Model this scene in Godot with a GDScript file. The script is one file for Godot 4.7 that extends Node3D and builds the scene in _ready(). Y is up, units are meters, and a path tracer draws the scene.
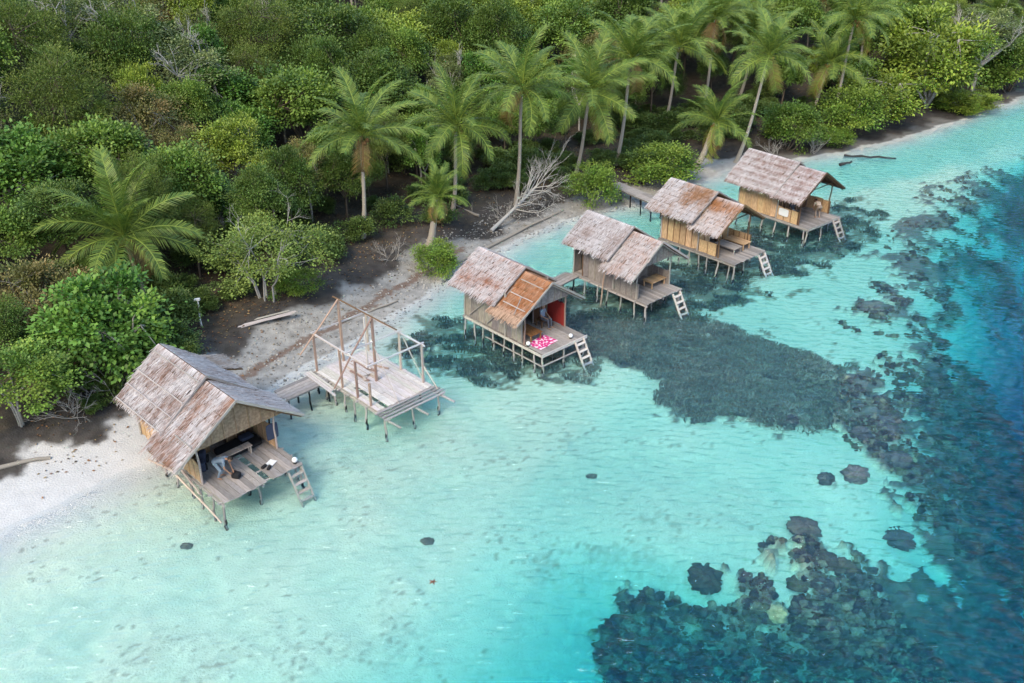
extends Node3D
# A row of thatched stilt huts in a turquoise lagoon below a tropical forest. Metres, y up, water level at y = 0.

var SHORE := PackedVector2Array([Vector2(-45.0, 8.0), Vector2(-26.32, -20.67), Vector2(-23.37, -25.03), Vector2(-21.41, -27.32), Vector2(-19.87, -28.81), Vector2(-17.36, -31.34), Vector2(-15.00, -33.58), Vector2(-13.55, -36.15), Vector2(-11.76, -39.39), Vector2(-10.30, -41.94), Vector2(-8.61, -44.29), Vector2(-6.77, -46.86), Vector2(-5.33, -49.40), Vector2(-3.94, -52.30), Vector2(-1.41, -56.14), Vector2(1.21, -59.37), Vector2(3.68, -61.95), Vector2(6.28, -63.91), Vector2(9.28, -65.13), Vector2(12.24, -67.93), Vector2(14.94, -70.45), Vector2(17.76, -72.88), Vector2(22.74, -75.20), Vector2(27.49, -77.37), Vector2(33.98, -81.42), Vector2(40.43, -86.53), Vector2(47.79, -92.60), Vector2(51.81, -96.12), Vector2(65.85, -107.76), Vector2(94.23, -124.70), Vector2(160, -160)])
var SEAGRASS_BED := PackedVector2Array([Vector2(2.4, -46.2), Vector2(5.0, -47.4), Vector2(7.2, -47.4), Vector2(11.7, -46.9), Vector2(15.1, -45.1), Vector2(17.5, -42.3), Vector2(18.4, -39.8), Vector2(17.2, -38.0), Vector2(15.3, -36.8), Vector2(13.2, -36.0), Vector2(10.6, -36.8), Vector2(8.6, -38.5), Vector2(6.4, -40.7), Vector2(4.1, -42.9)])
var ALGAE_BED := PackedVector2Array([Vector2(-6.4, -45.2), Vector2(-4.1, -48.4), Vector2(-0.7, -46.9), Vector2(2.9, -50.8), Vector2(8.5, -52.9), Vector2(12.2, -56.4), Vector2(16.2, -61.5), Vector2(20.5, -63.4), Vector2(26.1, -66.9), Vector2(25.4, -61.0), Vector2(21.9, -56.4), Vector2(17.7, -52.9), Vector2(13.6, -50.8), Vector2(10.1, -47.6), Vector2(5.3, -45.2), Vector2(3.2, -41.0), Vector2(0.4, -40.3), Vector2(-2.6, -41.0), Vector2(-4.5, -42.3)])
var REEF_NEAR := PackedVector2Array([Vector2(3.7, -21.4), Vector2(3.6, -23.5), Vector2(4.6, -25.6), Vector2(6.6, -26.5), Vector2(8.4, -26.3), Vector2(9.7, -25.9), Vector2(11.0, -27.7), Vector2(12.6, -28.0), Vector2(14.3, -26.4), Vector2(15.2, -23.9), Vector2(14.1, -20.6)])
var REEF_FAR := PackedVector2Array([Vector2(46.3, -77.7), Vector2(37.9, -73.0), Vector2(32.7, -69.1), Vector2(27.8, -62.8), Vector2(24.5, -56.4), Vector2(21.2, -50.8), Vector2(19.0, -45.2), Vector2(19.8, -42.9), Vector2(22.9, -44.9), Vector2(28.2, -50.8), Vector2(34.8, -55.1)])
var REEF_MID := PackedVector2Array([Vector2(18.4, -42.3), Vector2(20.7, -43.3), Vector2(24.0, -44.4), Vector2(29.0, -43.5), Vector2(21.1, -28.0), Vector2(18.2, -28.0), Vector2(16.7, -29.2), Vector2(16.5, -31.7), Vector2(16.1, -34.9), Vector2(15.3, -36.1), Vector2(16.3, -38.7)])
var REEF_FLANK := PackedVector2Array([Vector2(19.2, -30.4), Vector2(21.7, -29.2), Vector2(17.3, -20.6), Vector2(12.3, -20.6), Vector2(12.4, -23.9), Vector2(13.0, -26.6), Vector2(15.1, -28.0)])
var RUBBLE := PackedVector2Array([Vector2(-12.8, -21.8), Vector2(-9.8, -23.9), Vector2(-5.3, -23.9), Vector2(-1.6, -26.4), Vector2(1.8, -28.0), Vector2(5.1, -29.2), Vector2(7.2, -28.0), Vector2(5.0, -25.9), Vector2(3.7, -23.0), Vector2(1.5, -20.6), Vector2(-12.4, -20.6)])
var SPECKLE := PackedVector2Array([Vector2(-12.0, -28.0), Vector2(-9.3, -33.8), Vector2(-3.8, -36.1), Vector2(2.3, -38.7), Vector2(6.1, -37.8), Vector2(8.2, -33.8), Vector2(11.2, -31.7), Vector2(11.1, -28.0), Vector2(6.9, -26.4), Vector2(3.4, -28.0), Vector2(-1.2, -26.9), Vector2(-4.6, -23.9), Vector2(-8.8, -24.4)])
var DEEP_EDGE := PackedVector2Array([Vector2(47.6, -77.7), Vector2(37.5, -66.9), Vector2(31.1, -57.5), Vector2(25.9, -46.9), Vector2(21.8, -39.6), Vector2(19.2, -33.8), Vector2(18.3, -29.2), Vector2(15.6, -25.9), Vector2(12.9, -22.1), Vector2(11.1, -19.1), Vector2(9.1, -14.9)])
var KEY_TREES := [[-17.7, -58.3, 2.27, 4.2, 2], [-23.6, -59.6, 2.67, 4.0, 7], [-23.6, -52.5, 2.98, 4.5, 1], [-27.3, -57.0, 3.14, 5.0, 3], [-31.9, -63.4, 3.27, 5.0, 3], [-22.3, -66.4, 3.18, 5.0, 4], [-28.1, -71.2, 3.63, 5.0, 4], [-20.1, -66.4, 2.66, 4.0, 6], [-14.8, -66.1, 3.36, 4.5, 1], [-9.2, -80.4, 3.72, 4.2, 2], [-14.5, -77.4, 3.65, 4.5, 0], [-5.1, -82.8, 3.39, 4.5, 0], [-27.1, -50.2, 3.03, 4.0, 6], [-19.1, -52.2, 2.59, 4.5, 1], [-19.3, -74.7, 3.44, 5.0, 3], [-32.3, -70.5, 2.86, 5.0, 4], [-14.2, -50.9, 1.69, 4.5, 0], [-9.9, -71.1, 2.99, 4.5, 0], [-18.9, -38.9, 3.06, 2.4, 6], [-23.0, -41.6, 2.44, 2.4, 7], [-21.3, -34.6, 2.34, 2.4, 5], [-23.6, -46.6, 2.09, 4.5, 0], [11.2, -69.4, 3.03, 1.2, 5], [33.0, -85.1, 4.31, 2.0, 2], [39.4, -90.0, 5.40, 4.2, 2], [29.2, -81.3, 3.11, 2.0, 5], [43.2, -90.8, 3.46, 0.6, 2], [50.5, -97.3, 4.04, 2.3, 1], [23.0, -77.3, 2.48, 1.7, 1], [37.8, -95.1, 4.09, 4.5, 1], [46.4, -95.8, 3.93, 5.0, 4], [4.3, -88.3, 3.60, 4.5, 1], [-1.1, -89.0, 3.61, 4.2, 2], [10.1, -92.6, 3.76, 4.5, 0], [27.0, -78.9, 2.21, 0.6, 5]]


class MB:
	var v := PackedVector3Array()
	var n := PackedVector3Array()
	var c := PackedColorArray()
	var i := PackedInt32Array()
	func tri(a: Vector3, b: Vector3, d: Vector3, col: Color) -> void:
		var k := v.size()
		var nn := (d - a).cross(b - a).normalized()
		v.append(a); v.append(b); v.append(d)
		n.append(nn); n.append(nn); n.append(nn)
		c.append(col); c.append(col); c.append(col)
		i.append(k); i.append(k + 1); i.append(k + 2)
	func quad(a: Vector3, b: Vector3, d: Vector3, e: Vector3, col: Color, col2: Color) -> void:
		var k := v.size()
		var nn := (e - a).cross(b - a).normalized()
		v.append(a); v.append(b); v.append(d); v.append(e)
		n.append(nn); n.append(nn); n.append(nn); n.append(nn)
		c.append(col); c.append(col); c.append(col2); c.append(col2)
		i.append(k); i.append(k + 1); i.append(k + 2); i.append(k); i.append(k + 2); i.append(k + 3)
	func leaf(p: Vector3, ax: Vector3, side: Vector3, up: Vector3, col: Color) -> void:
		var k := v.size()
		v.append(p); v.append(p + ax * 0.45 + side + up * 0.25); v.append(p + ax - up * 0.35); v.append(p + ax * 0.45 - side + up * 0.25)
		var nn := up.normalized()
		var sn := side.normalized() * 0.25
		n.append(nn); n.append((nn - sn).normalized()); n.append(nn); n.append((nn + sn).normalized())
		c.append(col); c.append(col); c.append(col); c.append(col)
		i.append(k); i.append(k + 1); i.append(k + 2); i.append(k); i.append(k + 2); i.append(k + 3)
	func tube(pts: Array, rads: Array, sides: int, col: Color, cap := true) -> void:
		var k := v.size()
		var m := pts.size()
		for a in m:
			var t: Vector3 = (pts[mini(a + 1, m - 1)] - pts[maxi(a - 1, 0)]).normalized()
			var x := t.cross(Vector3.UP if absf(t.y) < 0.9 else Vector3.RIGHT).normalized()
			var y := x.cross(t)
			for s in sides:
				var an := TAU * s / sides
				var d := x * cos(an) + y * sin(an)
				v.append(pts[a] + d * rads[a]); n.append(d); c.append(col)
		for a in m - 1:
			for s in sides:
				var p0 := k + a * sides + s
				var p1 := k + a * sides + (s + 1) % sides
				i.append(p0); i.append(p0 + sides); i.append(p1 + sides); i.append(p0); i.append(p1 + sides); i.append(p1)
		if cap:
			for e in [0, m - 1]:
				var q := v.size()
				var nn: Vector3 = (pts[1] - pts[0]).normalized() * -1.0 if e == 0 else (pts[m - 1] - pts[m - 2]).normalized()
				v.append(pts[e]); n.append(nn); c.append(col)
				for s in sides:
					v.append(v[k + e * sides + s]); n.append(nn); c.append(col)
				for s in sides:
					i.append(q); i.append(q + 1 + s); i.append(q + 1 + (s + 1) % sides)
	func mesh(check := true) -> ArrayMesh:
		if check:  # faces wind the way their normals point
			for t in range(0, i.size(), 3):
				var p := v[i[t]]
				if (v[i[t + 2]] - p).cross(v[i[t + 1]] - p).dot(n[i[t]] + n[i[t + 1]] + n[i[t + 2]]) < 0.0:
					var q := i[t + 1]
					i[t + 1] = i[t + 2]
					i[t + 2] = q
		var a := []
		a.resize(Mesh.ARRAY_MAX)
		a[Mesh.ARRAY_VERTEX] = v; a[Mesh.ARRAY_NORMAL] = n; a[Mesh.ARRAY_COLOR] = c; a[Mesh.ARRAY_INDEX] = i
		var m := ArrayMesh.new()
		m.add_surface_from_arrays(Mesh.PRIMITIVE_TRIANGLES, a)
		return m

var rng := RandomNumberGenerator.new()
var M := {}
var used := {}
var n_lo := FastNoiseLite.new()
var n_mid := FastNoiseLite.new()
var n_hi := FastNoiseLite.new()
var boxes: Array[Mesh] = []
var poles: Array[Mesh] = []
var fronds: Array[Mesh] = []

# ---------------------------------------------------------------- helpers
func rr(a: float, b: float) -> float: return rng.randf_range(a, b)
func rv() -> Vector3: return Vector3(rr(-1, 1), rr(-1, 1), rr(-1, 1))
func lin(r: float, g: float, b: float) -> Color: return Color(r, g, b).linear_to_srgb()

func numbered(called: String) -> String:
	used[called] = used.get(called, -1) + 1
	return called if used[called] == 0 else "%s_%03d" % [called, used[called]]

func tag(o: Node, label: String, category: String, group := "", kind := "") -> Node:
	if label: o.set_meta("label", label)
	if category: o.set_meta("category", category)
	if group: o.set_meta("group", group)
	if kind: o.set_meta("kind", kind)
	return o

func thing(called: String, label: String, category: String, at := Vector3.ZERO, turn := 0.0, group := "") -> Node3D:
	var o := Node3D.new()
	o.name = numbered(called)
	add_child(o)
	o.position = at
	o.rotation.y = turn
	tag(o, label, category, group)
	return o

func part(called: String, m: Mesh, mat: Material, parent: Node) -> MeshInstance3D:
	var o := MeshInstance3D.new()
	o.name = called if parent != self else numbered(called)
	o.mesh = m
	o.material_override = mat
	parent.add_child(o, true)
	return o

func frame_of(a: Vector3, b: Vector3, w: float, h: float, up := Vector3.UP) -> Transform3D:
	var d := b - a
	var x := d.normalized()
	if absf(x.dot(up)) > 0.98: up = Vector3.RIGHT
	var z := x.cross(up).normalized()
	var y := z.cross(x)
	return Transform3D(Basis(d, y * h, z * w), (a + b) * 0.5)

func beam(parent: Node, called: String, a: Vector3, b: Vector3, w: float, h: float, mat: Material, up := Vector3.UP) -> MeshInstance3D:
	var o := part(called, boxes[rng.randi() % boxes.size()], mat, parent)
	o.transform = frame_of(a, b, w, h, up)
	return o

func pole(parent: Node, called: String, a: Vector3, b: Vector3, r: float, mat: Material) -> MeshInstance3D:
	var o := part(called, poles[rng.randi() % poles.size()], mat, parent)
	o.transform = frame_of(a, b, r * 2, r * 2)
	return o

func unit_meshes() -> void:
	for k in 4:
		var mb := MB.new()
		var q := []
		for x in [-0.5, 0.5]:
			for y in [-0.5, 0.5]:
				for z in [-0.5, 0.5]:
					q.append(Vector3(x + rr(-0.006, 0.006), y * (1 + rr(-0.12, 0.06)), z * (1 + rr(-0.07, 0.02))))
		var f := [[0, 1, 3, 2], [4, 6, 7, 5], [0, 4, 5, 1], [2, 3, 7, 6], [0, 2, 6, 4], [1, 5, 7, 3]]
		for g in f:
			mb.quad(q[g[0]], q[g[1]], q[g[2]], q[g[3]], Color.WHITE, Color.WHITE)
			var nn: Vector3 = (q[g[0]] + q[g[1]] + q[g[2]] + q[g[3]]).normalized()
			if mb.n[mb.n.size() - 1].dot(nn) < 0:
				for e in 4: mb.n[mb.n.size() - 1 - e] *= -1.0
				var s := mb.i.size()
				for e in 2:
					var t := mb.i[s - 2 - e * 3]
					mb.i[s - 2 - e * 3] = mb.i[s - 1 - e * 3]
					mb.i[s - 1 - e * 3] = t
		boxes.append(mb.mesh())
	for k in 4:
		var mb := MB.new()
		var pts := []
		var rads := []
		for a in 5:
			var t := a / 4.0
			pts.append(Vector3(t - 0.5, sin(t * PI) * rr(-0.25, 0.25), sin(t * PI) * rr(-0.25, 0.25)))
			rads.append(lerpf(0.54, 0.43, t) * rr(0.94, 1.06))
		for a in 5:
			for e in 8:
				var d := Vector3(0, cos(TAU * e / 7), sin(TAU * e / 7))
				mb.v.append(pts[a] + d * rads[a]); mb.n.append(d); mb.c.append(Color.WHITE)
		for a in 4:
			for e in 7:
				var p0 := a * 8 + e
				mb.i.append_array([p0, p0 + 8, p0 + 9, p0, p0 + 9, p0 + 1])
		for a in [0, 4]:
			for e in range(1, 6): mb.tri(mb.v[a * 8], mb.v[a * 8 + e], mb.v[a * 8 + e + 1], Color.WHITE)
			for e in 15: mb.n[mb.n.size() - 1 - e] = Vector3(-1 if a == 0 else 1, 0, 0)
		poles.append(mb.mesh())

func noise_tex(freq: float, lo: Color, hi: Color, size := 256, sd := 1, oct := 4, ridged := false) -> NoiseTexture2D:
	var n := FastNoiseLite.new()
	n.seed = sd
	n.noise_type = FastNoiseLite.TYPE_SIMPLEX_SMOOTH
	n.frequency = freq
	n.fractal_octaves = oct
	if ridged: n.fractal_type = FastNoiseLite.FRACTAL_RIDGED
	var t := NoiseTexture2D.new()
	t.width = size; t.height = size; t.seamless = true; t.noise = n
	var g := Gradient.new()
	g.set_color(0, lo); g.set_color(1, hi)
	t.color_ramp = g
	return t

func height_tex(freq: float, size := 256, sd := 1, oct := 4) -> NoiseTexture2D:
	return noise_tex(freq, Color.BLACK, Color.WHITE, size, sd, oct)

func solid(c: Color, rough := 0.85, tex: Texture2D = null, scale := Vector3.ONE, world := false) -> StandardMaterial3D:
	var m := StandardMaterial3D.new()
	m.albedo_color = c
	m.roughness = rough
	m.metallic_specular = 0.35
	if tex:
		m.albedo_texture = tex
		m.uv1_triplanar = true
		m.uv1_world_triplanar = world
		m.uv1_scale = scale
		m.uv1_offset = Vector3(rr(0, 1), rr(0, 1), rr(0, 1))
	return m

func pick(list: Array) -> Material: return list[rng.randi() % list.size()]

func tones(c: Color, spread: float, tex: Texture2D, count := 4) -> Array:
	var out := []
	for k in count:
		var f := 1.0 + spread * (2.0 * k / (count - 1) - 1.0)
		out.append(solid(lin(c.r * f, c.g * f * rr(0.96, 1.03), c.b * f * rr(0.93, 1.05)), 0.85, tex, Vector3(0.8, 0.7, 0.7)))
	return out

func materials() -> void:
	var grain := noise_tex(0.03, Color(0.74, 0.72, 0.70), Color(1, 1, 1), 256, 3, 5)
	M.grey = tones(Color(0.40, 0.375, 0.36), 0.24, grain, 5)
	M.bleached = tones(Color(0.52, 0.48, 0.455), 0.16, grain, 5)
	M.new_wood = tones(Color(0.66, 0.55, 0.47), 0.14, grain, 4)
	M.white_wood = tones(Color(0.74, 0.69, 0.66), 0.1, grain, 5)
	M.pink_wood = tones(Color(0.48, 0.33, 0.26), 0.18, grain, 4)
	M.tan = tones(Color(0.70, 0.48, 0.28), 0.14, grain, 5)
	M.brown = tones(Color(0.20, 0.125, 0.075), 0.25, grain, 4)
	M.wall_grey = tones(Color(0.36, 0.33, 0.30), 0.16, grain, 5)
	M.thatch_wall = tones(Color(0.42, 0.29, 0.19), 0.2, grain, 5)
	M.wet = tones(Color(0.035, 0.03, 0.026), 0.25, grain, 3)
	M.thatch = vc(0.9)
	M.leaf = vc(0.5)
	M.leaf.backlight_enabled = true
	M.leaf.backlight = Color(0.42, 0.5, 0.2)
	M.bark = vc(0.9)
	M.skin = vc(0.65)

func vc(rough: float) -> StandardMaterial3D:
	var m := StandardMaterial3D.new()
	m.vertex_color_use_as_albedo = true
	m.roughness = rough
	m.metallic_specular = 0.4
	return m

# ---------------------------------------------------------------- the lie of the land
func side_distance(line: PackedVector2Array, p: Vector2) -> float:
	var best := 1e9
	var sg := 1.0
	for k in line.size() - 1:
		var a := line[k]
		var ab := line[k + 1] - a
		var ap := p - a
		var t := clampf(ap.dot(ab) / ab.length_squared(), 0.0, 1.0)
		var d := (ap - ab * t).length_squared()
		if d < best:
			best = d
			sg = 1.0 if ab.cross(ap) > 0 else -1.0
	return sqrt(best) * sg

const DEPTH := [[0.0, 0.0], [2.5, 0.2], [6.0, 0.34], [10.0, 0.35], [14.0, 0.48], [17.0, 1.0], [20.0, 2.3], [23.0, 3.9], [28.0, 5.5], [40.0, 8.0], [400.0, 20.0]]

# beyond the huts a sand bar keeps the floor shallow out to the reef
func floor_depth(d: float, x: float, z: float) -> float:
	var y := depth_at(d)
	return lerpf(y, minf(y, 0.42 + 0.012 * d + 0.15 * smoothstep(-32.0, -25.0, z)), smoothstep(-24.5, -32.0, z - 0.75 * clampf(x - 2.0, 0.0, 12.0)))

func depth_at(d: float) -> float:
	for k in DEPTH.size() - 1:
		if d < DEPTH[k + 1][0]:
			return lerpf(DEPTH[k][1], DEPTH[k + 1][1], (d - DEPTH[k][0]) / (DEPTH[k + 1][0] - DEPTH[k][0]))
	return 20.0

# behind the huts the water is deep right up to the bank
func lagoon(x: float, d: float) -> float: return 0.34 * smoothstep(-9.0, -2.0, x) * smoothstep(0.0, 2.2, d) * (1.0 - smoothstep(4.0, 9.0, d))

func inside(poly: PackedVector2Array, p: Vector2) -> bool: return Geometry2D.is_point_in_polygon(p, poly)

# height, base colour of the ground at a place
func ground_at(x: float, z: float, want_color := true) -> Array:
	var p := Vector2(x, z)
	var lo := n_lo.get_noise_2d(x, z)
	var mid := n_mid.get_noise_2d(x, z)
	var d := side_distance(SHORE, p) + mid * 0.5
	if d < 0.0:
		var s := -d
		var y := 0.15 * minf(s, 3.0) + 0.55 * smoothstep(2.6, 4.8, s) + 0.05 * maxf(0.0, minf(s, 13.0) - 4.0) + 0.26 * maxf(0.0, s - 13.0)
		y += (mid * 0.1 + n_hi.get_noise_2d(x, z) * 0.05) * smoothstep(1.0, 5.0, s) + lo * 0.4 * smoothstep(6.0, 14.0, s)
		y = minf(y, 16.0)
		if not want_color: return [y]
		var hi := n_hi.get_noise_2d(x * 1.3, z * 1.3)
		var sand := Color(0.62, 0.60, 0.575) * (1.0 + hi * 0.1)
		var gravel := Color(0.35, 0.335, 0.31) * (1.0 + hi * 0.45 + mid * 0.2)
		var soil := Color(0.078, 0.068, 0.06) * (1.0 + hi * 0.5 + mid * 0.3)
		var litter := Color(0.085, 0.066, 0.045) if n_mid.get_noise_2d(x * 1.7 + 50.0, z * 1.7) > 0.12 else Color(0.085, 0.07, 0.05)
		litter *= 1.0 + hi * 0.5
		var beach := sand if x + lo * 2.0 < -14.2 else gravel
		if x > 12.0: beach = gravel.lerp(sand, 0.3) if x < 20.0 else gravel * 0.5
		var edge := lerpf(3.3, 1.7, smoothstep(-6.0, -2.0, x)) + mid * 1.3 + lo * 1.0
		if x < -14.2: edge = 3.2 + mid * 1.2
		if x > 20.0: edge = 0.8 + mid
		var out := beach
		if s > edge - 0.25: out = beach.lerp(soil, smoothstep(edge - 0.25, edge + 0.3, s + hi * 0.4))
		if s > edge + 1.2: out = soil.lerp(litter, smoothstep(0.0, 2.4, s - edge - 1.2 + hi * 1.5))
		# the wrack line of dry leaves and coral bits along the gravel
		if x > -13.5 and x < -3.0 and absf(s - 1.5 + mid * 0.9) < 0.22 + hi * 0.3: out = out.lerp(Color(0.15, 0.08, 0.05), 0.75)
		return [y, out]
	var y := -floor_depth(d, x, z) - lagoon(x, d)
	var e := -side_distance(DEEP_EDGE, p) + lo * 2.0
	if e > -5.0: y -= minf(0.07 * (e + 5.0) * (e + 5.0), 19.0)
	var fine := n_hi.get_noise_2d(x, z)
	y += fine * 0.05 * minf(1.0, d * 0.3) + mid * 0.13 * minf(1.0, d * 0.12)
	var w := p + Vector2(n_mid.get_noise_2d(x + 31.0, z), n_mid.get_noise_2d(x, z + 77.0)) * 2.4 + Vector2(fine, n_hi.get_noise_2d(x + 9.0, z + 4.0)) * 1.5
	var cover := 0.0
	var col := Color(0.1, 0.1, 0.08)
	var rise := 0.0
	var dots := n_hi.get_noise_2d(x * 2.1 + 13.0, z * 2.1) + mid * 0.5
	var dots2 := n_hi.get_noise_2d(x * 2.6 + 7.0, z * 2.9) * 0.8 + fine * 0.5 + mid * 0.4
	if inside(RUBBLE, w):
		cover = smoothstep(-0.3, 0.6, dots2 * 0.7 + 0.05 + lo * 0.9) * 0.5; col = Color(0.17, 0.18, 0.14)
	elif inside(SPECKLE, w):
		cover = smoothstep(-0.1, 0.55, dots2 + lo * 0.9) * 0.2; col = Color(0.26, 0.27, 0.21)
	if inside(ALGAE_BED, w):
		cover = maxf(cover, smoothstep(-0.5, 0.25, dots + lo * 0.6 + 0.2) * 0.85); col = Color(0.085, 0.115, 0.065)
	if inside(SEAGRASS_BED, w):
		cover = 0.93 - smoothstep(0.05, 0.45, dots) * 0.35; col = Color(0.16, 0.175, 0.14); rise = 0.12
	if inside(REEF_FAR, w) and mid + fine * 0.6 + lo * 0.4 > 0.02:
		cover = 0.9; col = Color(0.11, 0.105, 0.095); rise = 0.25
	if inside(REEF_MID, w) and mid + fine * 0.4 > -0.22:
		cover = 0.92; col = Color(0.10, 0.095, 0.085); rise = 0.35
	if inside(REEF_FLANK, w):
		cover = 0.92; col = Color(0.10, 0.092, 0.075); rise = 0.3
	if inside(REEF_NEAR, w):
		cover = 0.93; rise = 0.35
		col = Color(0.06, 0.055, 0.04).lerp(Color(0.27, 0.255, 0.165), smoothstep(-0.25, 0.35, lo * 0.8 + fine * 0.7 + mid * 0.4))
	if rise > 0.0: y += rise * (0.4 + absf(mid) * 1.5 + fine * 0.8)
	y = minf(y, -0.02 - 0.04 * minf(d, 3.0))
	if not want_color: return [y]
	var sea_sand := Color(0.79, 0.765, 0.58) * (1.0 + fine * 0.07 + mid * 0.06)
	sea_sand = Color(0.64, 0.62, 0.575).lerp(sea_sand, smoothstep(0.0, 3.5, d))
	if dots > 0.62 and d > 0.5: sea_sand = sea_sand.lerp(Color(0.15, 0.14, 0.11), 0.55)
	return [y, sea_sand.lerp(col * (1.0 + fine * 0.6 + dots * 0.4), cover)]

func ground_y(x: float, z: float) -> float: return ground_at(x, z, false)[0]

func fan_rows(first: float, last: float, k: float) -> Array:
	var out := [70.0, 30.0, 8.0, -4.0, -11.0]
	var z := first
	while z > last:
		out.append(z)
		z -= k * (4.0 + absf(z) * 0.1)
	out.append_array([-215.0, -260.0, -340.0, -480.0])
	return out

func fan(rows: Array, cols: Array, at: Callable) -> ArrayMesh:
	var mb := MB.new()
	var nc := cols.size()
	for z in rows:
		var half := 0.55 * maxf(-z, 10.0) + 14.0
		for t in cols:
			var x: float = t * half
			var g: Array = at.call(x, z)
			mb.v.append(Vector3(x, g[0], z))
			mb.c.append(g[1])
	for r in rows.size():
		for q in nc:
			var a := mb.v[r * nc + maxi(q - 1, 0)]
			var b := mb.v[r * nc + mini(q + 1, nc - 1)]
			var c := mb.v[maxi(r - 1, 0) * nc + q]
			var d := mb.v[mini(r + 1, rows.size() - 1) * nc + q]
			mb.n.append((b - a).cross(d - c).normalized() * -1.0 if (b - a).cross(d - c).y < 0 else (b - a).cross(d - c).normalized())
	for r in rows.size() - 1:
		for q in nc - 1:
			var k := r * nc + q
			mb.i.append(k); mb.i.append(k + nc); mb.i.append(k + nc + 1)
			mb.i.append(k); mb.i.append(k + nc + 1); mb.i.append(k + 1)
	return mb.mesh(false)

func columns_of(n: int) -> Array:
	var out := [-8.0, -5.0, -3.2, -2.2, -1.6, -1.25]
	for k in n + 1: out.append(-1.0 + 2.0 * k / n)
	out.append_array([1.25, 1.6, 2.2, 3.2, 5.0, 8.0])
	return out

func build_ground() -> void:
	var m := vc(0.95)
	m.albedo_texture = noise_tex(0.06, Color(0.88, 0.88, 0.88), Color(1, 1, 1), 512, 21, 5)
	m.uv1_triplanar = true
	m.uv1_world_triplanar = true
	m.uv1_scale = Vector3.ONE * 0.33
	m.heightmap_enabled = true
	m.heightmap_texture = height_tex(0.05, 512, 22, 5)
	m.heightmap_scale = 2.5
	var g := part("ground", fan(fan_rows(-16.0, -185.0, 0.019), columns_of(400), ground_at), m, self)
	tag(g, "", "", "", "structure")

# The sea: a rippled skin that mirrors the sky and scatters a little blue, a second face that bends the light, and under it one even body of water that takes out red first, then green, then blue along the way the light goes through it.
const TAKES := Vector3(0.56, 0.082, 0.042)   # share taken per metre

func build_sea() -> void:
	var m := StandardMaterial3D.new()
	m.transparency = BaseMaterial3D.TRANSPARENCY_ALPHA
	m.albedo_color = Color(lin(0.01, 0.31, 0.60), 0.065)
	m.roughness = 0.04
	m.metallic_specular = 0.30
	m.normal_enabled = true
	var nt := NoiseTexture2D.new()
	var n := FastNoiseLite.new()
	n.seed = 5; n.noise_type = FastNoiseLite.TYPE_SIMPLEX_SMOOTH; n.frequency = 0.02; n.fractal_octaves = 2; n.fractal_gain = 0.3
	nt.noise = n; nt.width = 1024; nt.height = 1024; nt.seamless = true; nt.as_normal_map = true; nt.bump_strength = 12.0
	m.normal_texture = nt
	m.normal_scale = 2.0
	m.uv1_triplanar = true
	m.uv1_world_triplanar = true
	m.uv1_scale = Vector3(0.042, 0.1, 0.115)
	var rows := [70.0, 0.0, -60.0, -120.0, -200.0, -480.0]
	var sea := part("sea", fan(rows, [-8.0, -2.0, -1.0, 0.0, 1.0, 2.0, 8.0], func(_x, _z): return [0.0, Color.WHITE]), m, self)
	tag(sea, "", "", "", "structure")
	var w := StandardMaterial3D.new()
	w.albedo_color = Color(1, 1, 1, 0.0)
	w.roughness = 0.0
	w.metallic_specular = 0.0
	w.refraction_enabled = true
	w.refraction_scale = 0.006
	w.normal_enabled = true
	w.normal_texture = nt
	w.normal_scale = 1.0
	w.uv1_triplanar = true
	w.uv1_world_triplanar = true
	w.uv1_scale = m.uv1_scale
	var face := part("water_face", sea.mesh, w, sea)
	face.position.y = -0.03
	var body := FogVolume.new()
	body.name = "water_body"
	body.shape = RenderingServer.FOG_VOLUME_SHAPE_BOX
	body.size = Vector3(900, 24.0, 620)
	body.position = Vector3(0, -12.045, -190)
	var f := FogMaterial.new()
	f.density = TAKES.z
	f.albedo = lin(TAKES.x / TAKES.z, TAKES.y / TAKES.z, 0.0)
	body.material = f
	sea.add_child(body)

# ---------------------------------------------------------------- plants
func limb(mb: MB, a: Vector3, b: Vector3, ra: float, rb: float, sides: int, col: Color, sag := 0.15) -> void:
	var mid := (a + b) * 0.5 + rv() * (b - a).length() * sag
	mb.tube([a, a.lerp(mid, 0.55), mid.lerp(b, 0.3), b], [ra, lerpf(ra, rb, 0.4), lerpf(ra, rb, 0.7), rb], sides, col, false)

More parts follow.
